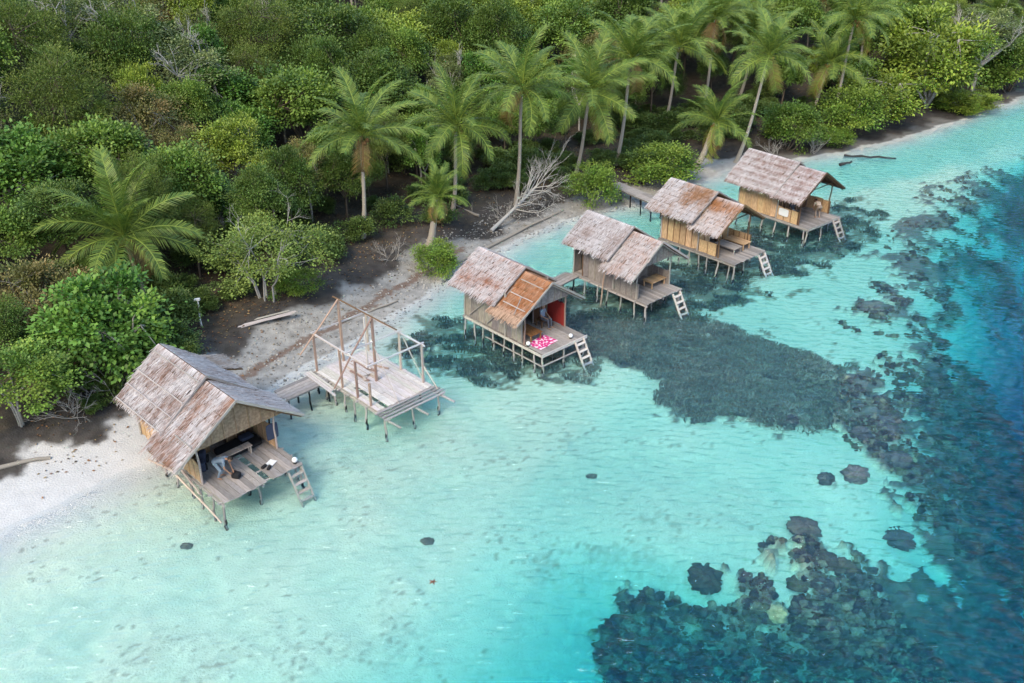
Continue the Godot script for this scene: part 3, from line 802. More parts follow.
# q: all measures of one hut in its own axes: u seaward, w towards the pale beach; see the list in build_huts
func hut(q: Dictionary) -> Node3D:
	var h := hut_frame(q)
	var yd: float = q.yd
	var wd: float = q.wd
	var ud: float = q.ud
	var wood: Array = M[q.frame]
	var sm := 0.66
	# substructure
	var spacing: float = q.get("spacing", 0.85)
	for s in [-1.0, 0.0, 1.0]:
		var u := 0.12
		while u < ud:
			if s != 0.0 or u > ud - spacing * 1.5: stilt(h, u, s * (wd - 0.08), yd - 0.1, rr(0.04, 0.06), M[q.stilts], true, s * rr(0.0, 0.12))
			u += spacing * rr(0.8, 1.15)
		beam(h, "bearer", Vector3(-0.1, yd - 0.13, s * (wd - 0.08)), Vector3(ud - 0.02, yd - 0.13, s * (wd - 0.08)), 0.08, 0.12, pick(wood))
	stilt(h, ud - 0.08, wd - 0.08, yd - 0.1, 0.055, M[q.stilts])
	stilt(h, ud - 0.08, -wd + 0.08, yd - 0.1, 0.055, M[q.stilts])
	var ju := 0.05
	while ju < ud:
		beam(h, "joist", Vector3(ju, yd - 0.05, -wd - rr(0.0, 0.12)), Vector3(ju, yd - 0.05, wd + rr(0.0, 0.12)), 0.06, 0.05, pick(wood))
		ju += 0.7
	deck_planks(h, 0.0, ud, -wd, wd, yd, M[q.deck], q.get("board", 0.19), q.get("gaps", 0.0))
	if q.get("rails", false):
		beam(h, "brace", Vector3(ud * 0.3, yd - 0.62, wd), Vector3(ud, yd - 0.62, wd), 0.05, 0.06, pick(M.bleached))
		beam(h, "brace", Vector3(ud, yd - 0.62, wd), Vector3(ud, yd - 0.66, -wd), 0.05, 0.06, pick(M.bleached))
	if q.has("fascia"):
		beam(h, "fascia_board", Vector3(ud + 0.04, yd - 0.03, -wd - 0.05), Vector3(ud + 0.04, yd - 0.03, wd + 0.05), 0.05, 0.17, pick(M[q.fascia]))
		beam(h, "fascia_board", Vector3(0.2, yd - 0.05, wd + 0.04), Vector3(ud, yd - 0.03, wd + 0.04), 0.05, 0.13, pick(M[q.fascia]))
	ladder(h, ud + 0.06, yd - 0.02, -wd + q.get("ladder_in", 0.55), 0.62, 0.8, M[q.ladder_wood], 4, yd + 0.35)
	# room
	var ww := wd - 0.12
	var uf: float = q.uf
	var roof_y := func(w: float) -> float: return lerpf(q.yr, q.ye, absf(w) / q.we)
	var roof2_y := func(w: float) -> float: return lerpf(q.yr2, q.ye2, absf(w) / q.we2)
	var plate: float = roof_y.call(ww) - 0.12
	var walls: Array = M[q.walls]
	var bat: Array = M[q.batten]
	var ub: float = q.get("ub", 0.08)
	var open_to: float = q.get("back_gap", 0.0)
	for s in [-1.0, 1.0]:
		wall(h, Vector3(ub + (open_to if s > 0 else 0.0), 0, s * ww), Vector3(uf, 0, s * ww), yd + 0.02, plate, q.get("panel", 0.5), walls, bat)
		for u in [ub, uf]:
			pole(h, "corner_post", Vector3(u, yd, s * (ww + 0.05)), Vector3(u, plate + 0.1, s * (ww + 0.05)), 0.05, pick(wood))
		pole(h, "wall_plate", Vector3(q.u0 + 0.15, plate + 0.05, s * ww), Vector3(q.u1, plate + 0.05, s * ww), 0.045, pick(wood))
		if open_to > 0.0 and s > 0:
			pole(h, "door_post", Vector3(ub + open_to, yd, s * ww), Vector3(ub + open_to, plate, s * ww), 0.045, pick(M.brown))
	wall(h, Vector3(ub, 0, -ww), Vector3(ub, 0, ww), yd + 0.02, plate, 0.5, walls, bat)
	gable(h, ub, plate, ww, roof_y.call(0.0) - 0.12, walls)
	# front of the room with a doorway
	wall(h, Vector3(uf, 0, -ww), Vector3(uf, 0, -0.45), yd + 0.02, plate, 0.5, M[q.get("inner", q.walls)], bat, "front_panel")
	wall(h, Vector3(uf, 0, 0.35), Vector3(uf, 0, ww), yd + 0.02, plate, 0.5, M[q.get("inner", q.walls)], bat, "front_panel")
	gable(h, uf, plate, ww, roof2_y.call(0.0) - 0.1, walls)
	# main roof, porch roof
	for s in [1.0, -1.0]:
		var dn := Vector3(0, q.ye - q.yr, s * q.we)
		var dn2 := Vector3(0, q.ye2 - q.yr2, s * q.we2)
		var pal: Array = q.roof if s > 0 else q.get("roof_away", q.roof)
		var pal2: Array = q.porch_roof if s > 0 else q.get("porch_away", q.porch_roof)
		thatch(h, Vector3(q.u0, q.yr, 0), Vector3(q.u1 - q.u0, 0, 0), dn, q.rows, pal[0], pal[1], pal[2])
		thatch(h, Vector3(q.u1 - 0.35, q.yr2, 0), Vector3(q.u2 - q.u1 + 0.35, 0, 0), dn2, q.rows, pal2[0], pal2[1], pal2[2])
		for u in [q.u0 + 0.12, (q.u0 + q.u1) * 0.5, q.u1 - 0.12]:
			pole(h, "rafter", Vector3(u, q.yr - 0.12, 0), Vector3(u, q.ye - 0.1, s * (q.we - 0.06)), 0.035, pick(M.brown))
		for u in [q.u1 + 0.25, (q.u1 + q.u2) * 0.5 + 0.2, q.u2 - 0.1]:
			pole(h, "rafter", Vector3(u, q.yr2 - 0.12, 0), Vector3(u, q.ye2 - 0.1, s * (q.we2 - 0.06)), 0.035, pick(M[q.rafters]))
		beam(h, "barge_board", Vector3(q.u2 + 0.03, q.yr2 + 0.02, 0), Vector3(q.u2 + 0.03, q.ye2 + 0.0, s * (q.we2 + 0.02)), 0.05, 0.11, pick(M[q.barge]))
		beam(h, "barge_board", Vector3(q.u1 + 0.03, q.yr + 0.02, 0), Vector3(q.u1 + 0.03, q.ye + 0.0, s * (q.we + 0.02)), 0.05, 0.09, pick(M[q.get("barge_main", "grey")]))
		# porch posts and plate
		var pu: float = q.u2 - 0.45
		var py: float = roof2_y.call(ww) - 0.1
		pole(h, "porch_post", Vector3(pu, yd, s * ww), Vector3(pu, py, s * ww), 0.05, pick(M[q.post]))
		pole(h, "porch_plate", Vector3(uf, py, s * ww), Vector3(q.u2 - 0.05, py, s * ww), 0.04, pick(M[q.post]))
	pole(h, "ridge_pole", Vector3(q.u0 - 0.05, q.yr - 0.08, 0), Vector3(q.u1 + 0.05, q.yr - 0.08, 0), 0.04, pick(M.brown))
	pole(h, "ridge_pole", Vector3(q.u1, q.yr2 - 0.08, 0), Vector3(q.u2 + 0.08, q.yr2 - 0.08, 0), 0.04, pick(M.brown))
	var ty: float = roof2_y.call(ww) - 0.05
	pole(h, "tie_beam", Vector3(q.u2 - 0.45, ty, -ww - 0.1), Vector3(q.u2 - 0.45, ty, ww + 0.1), 0.04, pick(M[q.post]))
	if q.get("front_gable", "") != "":
		gable(h, q.u2 - 0.3, q.ye2 + 0.35, q.we2 * 0.72, q.yr2 - 0.1, M[q.front_gable])
	return h

func patch(u: float, s: float, cu: float, cs: float, ru: float, rs: float) -> float:
	return exp(-pow((u - cu) / ru, 2.0) - pow((s - cs) / rs, 2.0))

func leafy(u: float, s: float, k: float) -> float:
	return n_mid.get_noise_2d(u * 9.0 + k * 17.0, s * 5.0) * 0.9 + n_mid.get_noise_2d(u * 30.0 + k, s * 8.0) * 0.6

func build_huts() -> void:
	var pale := Color(0.58, 0.535, 0.525)
	var h1 := hut({"name": "stilt_hut", "label": "biggest brown thatched hut, next to the white sand, with grey plank deck", "x": -14.04, "z": -34.51, "yaw": 44.6, "yd": 1.03, "ud": 5.85, "wd": 1.85, "u0": -1.47, "u1": 2.43, "u2": 4.62, "we": 2.29, "we2": 2.9, "yr": 4.55, "ye": 2.8, "yr2": 4.35, "ye2": 2.38, "uf": 2.35, "ub": -0.9,
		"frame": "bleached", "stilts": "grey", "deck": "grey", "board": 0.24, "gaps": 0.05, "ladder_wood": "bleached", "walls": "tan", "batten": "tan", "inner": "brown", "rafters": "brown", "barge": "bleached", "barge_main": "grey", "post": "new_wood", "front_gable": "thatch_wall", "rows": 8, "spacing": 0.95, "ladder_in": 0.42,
		"roof": [Color(0.575, 0.535, 0.525), Color(0.25, 0.14, 0.10), func(u, s): return 0.34 + leafy(u, s, 1.0)], "porch_roof": [Color(0.575, 0.535, 0.525), Color(0.27, 0.13, 0.075), func(u, s): return 0.46 + leafy(u, s, 2.0) - 0.35 * patch(u, s, 0.5, 0.7, 0.3, 0.15)],
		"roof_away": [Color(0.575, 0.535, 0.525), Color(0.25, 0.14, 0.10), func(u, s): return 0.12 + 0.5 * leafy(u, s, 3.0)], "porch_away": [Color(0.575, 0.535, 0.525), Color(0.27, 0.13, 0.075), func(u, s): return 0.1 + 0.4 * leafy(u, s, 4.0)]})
	for s in [0.14, 0.5, 0.74, 0.99]:
		pole(h1, "roof_batten", Vector3(-1.4, lerpf(4.55, 2.8, s) + 0.1, 2.29 * s), Vector3(2.4, lerpf(4.55, 2.8, s) + 0.1, 2.29 * s), 0.028, pick(M.bleached))
	pole(h1, "roof_batten", Vector3(3.2, lerpf(4.35, 2.38, 0.7) + 0.1, 2.9 * 0.7), Vector3(4.5, lerpf(4.35, 2.38, 0.7) + 0.1, 2.9 * 0.7), 0.028, pick(M.bleached))
	wall(h1, Vector3(2.4, 0, 1.72), Vector3(4.1, 0, 1.72), 1.05, 2.0, 0.42, M.tan, M.tan, "porch_panel")
	wall(h1, Vector3(2.4, 0, -1.72), Vector3(4.1, 0, -1.72), 1.05, 2.1, 0.42, M.tan, M.tan, "porch_panel")
	thatch(h1, Vector3(-1.7, 3.3, -1.4), Vector3(1.7, 0, 0), Vector3(0, -0.55, -1.5), 4, Color(0.44, 0.41, 0.39), Color(0.28, 0.22, 0.18), func(u, s): return 0.4 + leafy(u, s, 9.0))
	var h3 := hut({"name": "stilt_hut", "label": "hut with rust orange porch roof and a pink towel on its white edged deck", "x": -1.47, "z": -46.32, "yaw": 47.7, "yd": 1.03, "ud": 6.1, "wd": 1.56, "u0": -0.38, "u1": 3.21, "u2": 5.14, "we": 2.23, "we2": 2.37, "yr": 4.38, "ye": 2.94, "yr2": 4.15, "ye2": 2.57, "uf": 3.3,
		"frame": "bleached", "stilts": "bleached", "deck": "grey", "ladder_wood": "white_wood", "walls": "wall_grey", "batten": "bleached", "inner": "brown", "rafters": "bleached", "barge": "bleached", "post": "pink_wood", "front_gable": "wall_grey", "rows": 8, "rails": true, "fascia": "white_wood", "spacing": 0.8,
		"roof": [pale, Color(0.34, 0.13, 0.06), func(u, s): return 0.16 + 0.6 * leafy(u, s, 5.0) + 0.75 * patch(u, s, 0.68, 0.62, 0.22, 0.1) + 0.3 * patch(u, s, 0.15, 0.75, 0.2, 0.15)], "porch_roof": [Color(0.55, 0.37, 0.26), Color(0.37, 0.14, 0.05), func(u, s): return 0.72 + 0.5 * leafy(u, s, 6.0) - 1.0 * smoothstep(0.78, 0.86, s)]})
	for s in [0.2, 0.5, 0.72]:
		pole(h3, "roof_batten", Vector3(3.4, lerpf(4.15, 2.57, s) + 0.09, 2.37 * s), Vector3(5.0, lerpf(4.15, 2.57, s) + 0.09, 2.37 * s), 0.028, pick(M.bleached))
	pole(h3, "roof_batten", Vector3(4.2, lerpf(4.15, 2.57, 0.5) + 0.1, 2.37 * 0.5), Vector3(4.55, lerpf(4.15, 2.57, 0.86) + 0.1, 2.37 * 0.86), 0.022, pick(M.bleached))
	wall(h3, Vector3(3.4, 0, 1.44), Vector3(4.5, 0, 1.44), 1.05, 2.45, 0.4, M.wall_grey, M.bleached, "porch_panel")
	for k in 5: beam(h3, "red_panel", Vector3(3.4 + k * 0.26, 1.75, -1.42), Vector3(3.65 + k * 0.26, 1.75, -1.42), 0.03, 1.3, M.red)
	for a in [[0.5, 1.9], [1.9, 3.1]]:
		pole(h3, "wall_brace", Vector3(a[0], 1.2, 1.53), Vector3(a[1], 2.5, 1.53), 0.03, pick(M.bleached))
	var h4 := hut({"name": "stilt_hut", "label": "grey plank walled hut with a bare bleached roof and one low bench", "x": 4.62, "z": -51.7, "yaw": 48.0, "yd": 1.03, "ud": 5.74, "wd": 1.52, "u0": -0.31, "u1": 3.24, "u2": 5.34, "we": 2.11, "we2": 2.36, "yr": 4.44, "ye": 3.01, "yr2": 4.17, "ye2": 2.55, "uf": 3.2, "back_gap": 0.7,
		"frame": "bleached", "stilts": "bleached", "deck": "grey", "ladder_wood": "white_wood", "walls": "wall_grey", "batten": "wall_grey", "inner": "wall_grey", "rafters": "bleached", "barge": "bleached", "post": "bleached", "front_gable": "wall_grey", "rows": 8, "spacing": 0.95,
		"roof": [Color(0.57, 0.53, 0.525), Color(0.32, 0.24, 0.21), func(u, s): return 0.25 + leafy(u, s, 7.0)], "porch_roof": [Color(0.58, 0.54, 0.53), Color(0.36, 0.18, 0.11), func(u, s): return 0.15 + 0.6 * leafy(u, s, 8.0) + 0.5 * patch(u, s, 0.5, 0.1, 0.6, 0.12) + 0.25 * patch(u, s, 0.4, 0.35, 0.3, 0.1)]})
	wall(h4, Vector3(3.3, 0, 1.4), Vector3(5.0, 0, 1.4), 1.05, 2.0, 0.42, M.wall_grey, M.wall_grey, "porch_panel")
	wall(h4, Vector3(3.3, 0, -1.4), Vector3(4.9, 0, -1.4), 1.05, 1.9, 0.42, M.wall_grey, M.wall_grey, "porch_panel")
	pole(h4, "leaning_pole", Vector3(2.6, -0.2, 1.75), Vector3(2.75, 3.0, 1.6), 0.04, pick(M.pink_wood))
	var h5 := hut({"name": "stilt_hut", "label": "tan panelled hut with an orange streak down its roof and two low benches", "x": 10.53, "z": -57.14, "yaw": 47.7, "yd": 1.03, "ud": 5.83, "wd": 1.6, "u0": -0.63, "u1": 3.0, "u2": 4.95, "we": 2.44, "we2": 2.34, "yr": 4.46, "ye": 3.1, "yr2": 4.14, "ye2": 2.72, "uf": 2.95,
		"frame": "bleached", "stilts": "bleached", "deck": "grey", "ladder_wood": "white_wood", "walls": "tan", "batten": "brown", "inner": "tan", "rafters": "brown", "barge": "brown", "post": "brown", "rows": 8, "spacing": 0.75,
		"roof": [pale, Color(0.33, 0.17, 0.085), func(u, s): return 0.15 + 0.7 * leafy(u, s, 10.0) + 0.8 * patch(u, s, 0.85, 0.2, 0.3, 0.3) + 0.5 * patch(u, s, 0.62, 0.45, 0.14, 0.35)], "porch_roof": [Color(0.59, 0.54, 0.525), Color(0.38, 0.17, 0.07), func(u, s): return 0.12 + 0.6 * leafy(u, s, 11.0) + 0.85 * smoothstep(0.46, 0.36, s) * smoothstep(0.05, 0.15, s)]})
	wall(h5, Vector3(3.05, 0, 1.48), Vector3(4.35, 0, 1.48), 1.05, 1.85, 0.65, M.tan, M.brown, "porch_panel")
	wall(h5, Vector3(3.05, 0, -1.48), Vector3(4.7, 0, -1.48), 1.05, 1.8, 0.42, M.tan, M.brown, "porch_panel")
	var h6 := hut({"name": "stilt_hut", "label": "end hut of the row, with banded pinkish thatch and a white sheet hung outside", "x": 16.83, "z": -62.96, "yaw": 50.0, "yd": 1.03, "ud": 5.78, "wd": 1.8, "u0": -0.76, "u1": 3.31, "u2": 5.38, "we": 2.47, "we2": 2.5, "yr": 4.55, "ye": 2.8, "yr2": 4.34, "ye2": 2.75, "uf": 3.2, "back_gap": 0.0,
		"frame": "bleached", "stilts": "bleached", "deck": "grey", "ladder_wood": "bleached", "walls": "tan", "batten": "tan", "inner": "brown", "rafters": "brown", "barge": "brown", "post": "brown", "rows": 11, "spacing": 1.0, "fascia": "bleached",
		"roof": [Color(0.63, 0.595, 0.585), Color(0.29, 0.18, 0.15), func(u, s): return (0.12 if int(s * 11.0 + 0.05) % 2 == 0 else 0.66) + 0.5 * leafy(u, s, 12.0)], "porch_roof": [Color(0.63, 0.59, 0.58), Color(0.30, 0.165, 0.135), func(u, s): return (0.12 if int(s * 11.0 + 0.05) % 2 == 0 else 0.66) + 0.5 * leafy(u, s, 13.0)]})
	wall(h6, Vector3(3.25, 0, 1.68), Vector3(4.85, 0, 1.68), 1.05, 1.95, 0.55, M.tan, M.brown, "porch_panel")
	wall(h6, Vector3(3.25, 0, -1.68), Vector3(5.0, 0, -1.68), 1.05, 1.95, 0.55, M.tan, M.brown, "porch_panel")
	unroofed_frame()
	furnish(h1, h3, h4, h5, h6)

func unroofed_frame() -> void:
	var h := thing("hut_frame", "unfinished open hut frame of pale timber on a new white plank deck", "hut frame", Vector3(-8.43, 0, -40.45), -deg_to_rad(46.0), "stilt huts standing in the lagoon")
	var yd := 1.03
	for s in [-1.0, 0.0, 1.0]:
		for u in [0.2, 1.0, 1.7, 2.5, 3.3, 4.2, 5.6]:
			if s == 0.0 and u < 5.0 and u > 0.5: continue
			stilt(h, u, s * 1.55, yd - 0.1, 0.055, M.bleached)
		beam(h, "bearer", Vector3(-0.1, yd - 0.14, s * 1.55), Vector3(5.75 if s == 0.0 else 5.9, yd - 0.14, s * 1.55), 0.09, 0.12, pick(M.bleached))
		beam(h, "beam_end", Vector3(5.9, yd - 0.14, s * 1.55), Vector3(6.65, yd - 0.2, s * 1.55 - 0.1), 0.07, 0.08, pick(M.bleached))
	for k in 9: beam(h, "joist", Vector3(0.1 + k * 0.72, yd - 0.055, -1.75), Vector3(0.1 + k * 0.72, yd - 0.055, 1.75), 0.07, 0.06, pick(M.bleached))
	deck_planks(h, 0.1, 5.1, -1.65, 1.7, yd, M.white_wood, 0.2, 0.02)
	for k in 3: beam(h, "front_plank", Vector3(5.25 + k * 0.22, yd, -1.8 + rr(0, 0.1)), Vector3(5.25 + k * 0.22, yd, 1.75), 0.11, 0.04, pick(M.grey))
	for k in 3: beam(h, "edge_plank", Vector3(0.0, yd + 0.02, 1.78 + k * 0.13), Vector3(1.9 + rr(0, 0.8), yd - 0.05, 1.8 + k * 0.15), 0.11, 0.035, pick(M.white_wood))
	var pl := yd + 2.05
	# posts: u, w, top
	for a in [[0.25, 1.5, pl], [2.35, 1.5, pl], [3.55, 1.5, pl - 0.15], [0.3, -1.5, pl], [2.9, -1.5, pl], [4.6, -1.5, pl], [4.55, 1.5, yd + 1.2]]:
		beam(h, "post", Vector3(a[0], yd, a[1]), Vector3(a[0], a[2], a[1]), 0.09, 0.09, pick(M.pink_wood if a[1] > 0 else M.new_wood))
	for u in [0.3, 2.95]: beam(h, "king_post", Vector3(u, yd, 0.0), Vector3(u, yd + 3.3, 0.0), 0.1, 0.1, pick(M.pink_wood))
	beam(h, "king_post", Vector3(1.6, yd, -0.5), Vector3(1.6, yd + 2.7, -0.5), 0.07, 0.07, pick(M.white_wood))
	beam(h, "plate", Vector3(0.1, pl, 1.5), Vector3(4.7, pl, 1.5), 0.06, 0.07, pick(M.white_wood))
	beam(h, "plate", Vector3(0.1, pl, -1.5), Vector3(4.8, pl, -1.5), 0.06, 0.07, pick(M.white_wood))
	for u in [0.25, 2.95, 4.62]: beam(h, "cross_beam", Vector3(u, pl + 0.07, -1.6), Vector3(u, pl + 0.07, 1.62), 0.06, 0.07, pick(M.white_wood))
	pole(h, "ridge_pole", Vector3(-0.1, yd + 3.36, 0.0), Vector3(4.6, yd + 3.3, -0.15), 0.04, pick(M.brown))
	for u in [0.3, 2.95]:
		pole(h, "rafter", Vector3(u, yd + 3.35, 0.0), Vector3(u + 0.1, pl - 0.75 - (u - 0.3) * 0.25, 2.4), 0.045, pick(M.pink_wood))
	pole(h, "rafter", Vector3(0.3, yd + 3.3, 0.0), Vector3(0.35, pl, -1.6), 0.04, pick(M.white_wood))
	pole(h, "brace", Vector3(2.95, yd + 1.9, 0.0), Vector3(5.3, yd, 0.5), 0.025, pick(M.bleached))
	pole(h, "brace", Vector3(3.2, yd + 1.9, -1.5), Vector3(4.6, yd + 0.1, -1.5), 0.03, pick(M.new_wood))
	pole(h, "brace", Vector3(4.6, yd + 0.9, -1.55), Vector3(5.5, yd, -1.6), 0.03, pick(M.new_wood))
	# loose timber lying on the deck
	for k in 7:
		var a := Vector3(rr(0.6, 1.6), yd + 0.05 + k * 0.012, rr(-0.9, 1.2))
		var t := beam(self, "loose_plank", h.transform * a, h.transform * (a + Vector3(rr(0.9, 1.8), 0, rr(-0.6, 0.6))), rr(0.09, 0.16), 0.025, pick(M.pink_wood if k % 2 == 0 else M.new_wood))
		t.name = numbered("offcut_plank")
		tag(t, "loose offcut plank lying on the deck of the unfinished hut frame", "plank", "offcut planks on the unfinished deck")
	var st := thing("plank_stack", "small stack of fresh sawn boards on the unfinished deck", "plank stack", h.transform * Vector3(1.55, yd + 0.02, 0.05), h.rotation.y)
	for k in 6:
		beam(st, "plank", Vector3(-0.7, 0.04 + 0.035 * (k / 2), -0.14 + 0.26 * (k % 2)), Vector3(0.75 + rr(-0.1, 0.1), 0.04 + 0.035 * (k / 2), -0.12 + 0.26 * (k % 2)), 0.22, 0.03, pick(M.white_wood))

func bench(h: Node3D, u: float, w: float, lu: float, lw: float, y: float, mats: Array, label: String) -> void:
	var t := thing("low_bench", label, "bench", h.transform * Vector3(u, 1.05, w), h.rotation.y, "low benches on the decks")
	var n := maxi(3, roundi(lw / 0.13))
	for k in n: beam(t, "slat", Vector3(-lu * 0.5, y, -lw * 0.5 + lw * (k + 0.5) / n), Vector3(lu * 0.5, y, -lw * 0.5 + lw * (k + 0.5) / n), lw / n - 0.012, 0.03, pick(mats))
	for a in [-1.0, 1.0]:
		for b in [-1.0, 1.0]: beam(t, "leg", Vector3(a * (lu * 0.5 - 0.08), 0, b * (lw * 0.5 - 0.07)), Vector3(a * (lu * 0.5 - 0.08), y - 0.015, b * (lw * 0.5 - 0.07)), 0.06, 0.06, pick(mats))
		beam(t, "rail", Vector3(-lu * 0.5 + 0.04, y - 0.05, a * (lw * 0.5 - 0.07)), Vector3(lu * 0.5 - 0.04, y - 0.05, a * (lw * 0.5 - 0.07)), 0.04, 0.05, pick(mats))

func walkway(a: Vector3, b: Vector3, wide: float, label: String, gap := 0.0) -> void:
	var t := thing("plank_walkway", label, "walkway", a, 0.0, "plank walkways between shore and huts")
	var d := b - a
	var L := d.length()
	var f := d / L
	var s := f.cross(Vector3.UP).normalized()
	for e in [-1.0, 1.0]:
		beam(t, "bearer", s * e * wide * 0.4 + Vector3(0, -0.08, 0), d + s * e * wide * 0.4 + Vector3(0, -0.08, 0), 0.07, 0.09, pick(M.grey))
		var k := 0.2
		while k < L:
			var p: Vector3 = f * k + s * e * wide * 0.4
			var g := ground_y(a.x + p.x, a.z + p.z) - 0.15 - a.y
			if g < p.y - 0.2:
				pole(t, "stilt", Vector3(p.x + rr(-0.08, 0.08), g, p.z + rr(-0.08, 0.08)), p + Vector3(0, -0.05, 0), 0.045, pick(M.wet))
			k += 1.1
	var n := int(wide / 0.21)
	for k in n:
		var o := s * (-wide * 0.5 + wide * (k + 0.5) / n)
		for q in 2:
			if rng.randf() < gap: continue
			beam(t, "plank", o + d * (0.5 * q) - f * rr(0, 0.1), o + d * (0.5 + 0.5 * q) + f * rr(-0.04, 0.1), wide / n - 0.02, 0.035, pick(M.grey))

func cloth(at: Transform3D, lx: float, lz: float, mat: Material, called: String, label: String, category: String) -> void:
	var mb := MB.new()
	var n := 14
	var y := func(i, j): return Vector3((i / float(n) - 0.5) * lx + rr(-0.004, 0.004), 0.012 + 0.012 * n_hi.get_noise_2d(i * 0.8, j * 0.8) + 0.008, (j / float(n) - 0.5) * lz)
	var g := []
	for i in n + 1:
		for j in n + 1: g.append(y.call(i, j))
	for i in n:
		for j in n: mb.quad(g[i * (n + 1) + j], g[(i + 1) * (n + 1) + j], g[(i + 1) * (n + 1) + j + 1], g[i * (n + 1) + j + 1], Color.WHITE, Color.WHITE)
	for k in mb.n.size(): if mb.n[k].y < 0: mb.n[k] = -mb.n[k]
	var o := part(called, mb.mesh(), mat, self)
	o.transform = at
	tag(o, label, category)

func ball(at: Vector3, r: float, label: String) -> void:
	var t := thing("white_ball", label, "ball", at, 0.0, "round white balls on the deck corners")
	var s := SphereMesh.new()
	s.radius = r; s.height = r * 2; s.radial_segments = 14; s.rings = 8
	part("globe", s, M.white, t).position.y = r + 0.05
	var b := CylinderMesh.new()
	b.top_radius = r * 0.55; b.bottom_radius = r * 0.7; b.height = 0.07; b.radial_segments = 10
	part("base", b, M.black, t).position.y = 0.035

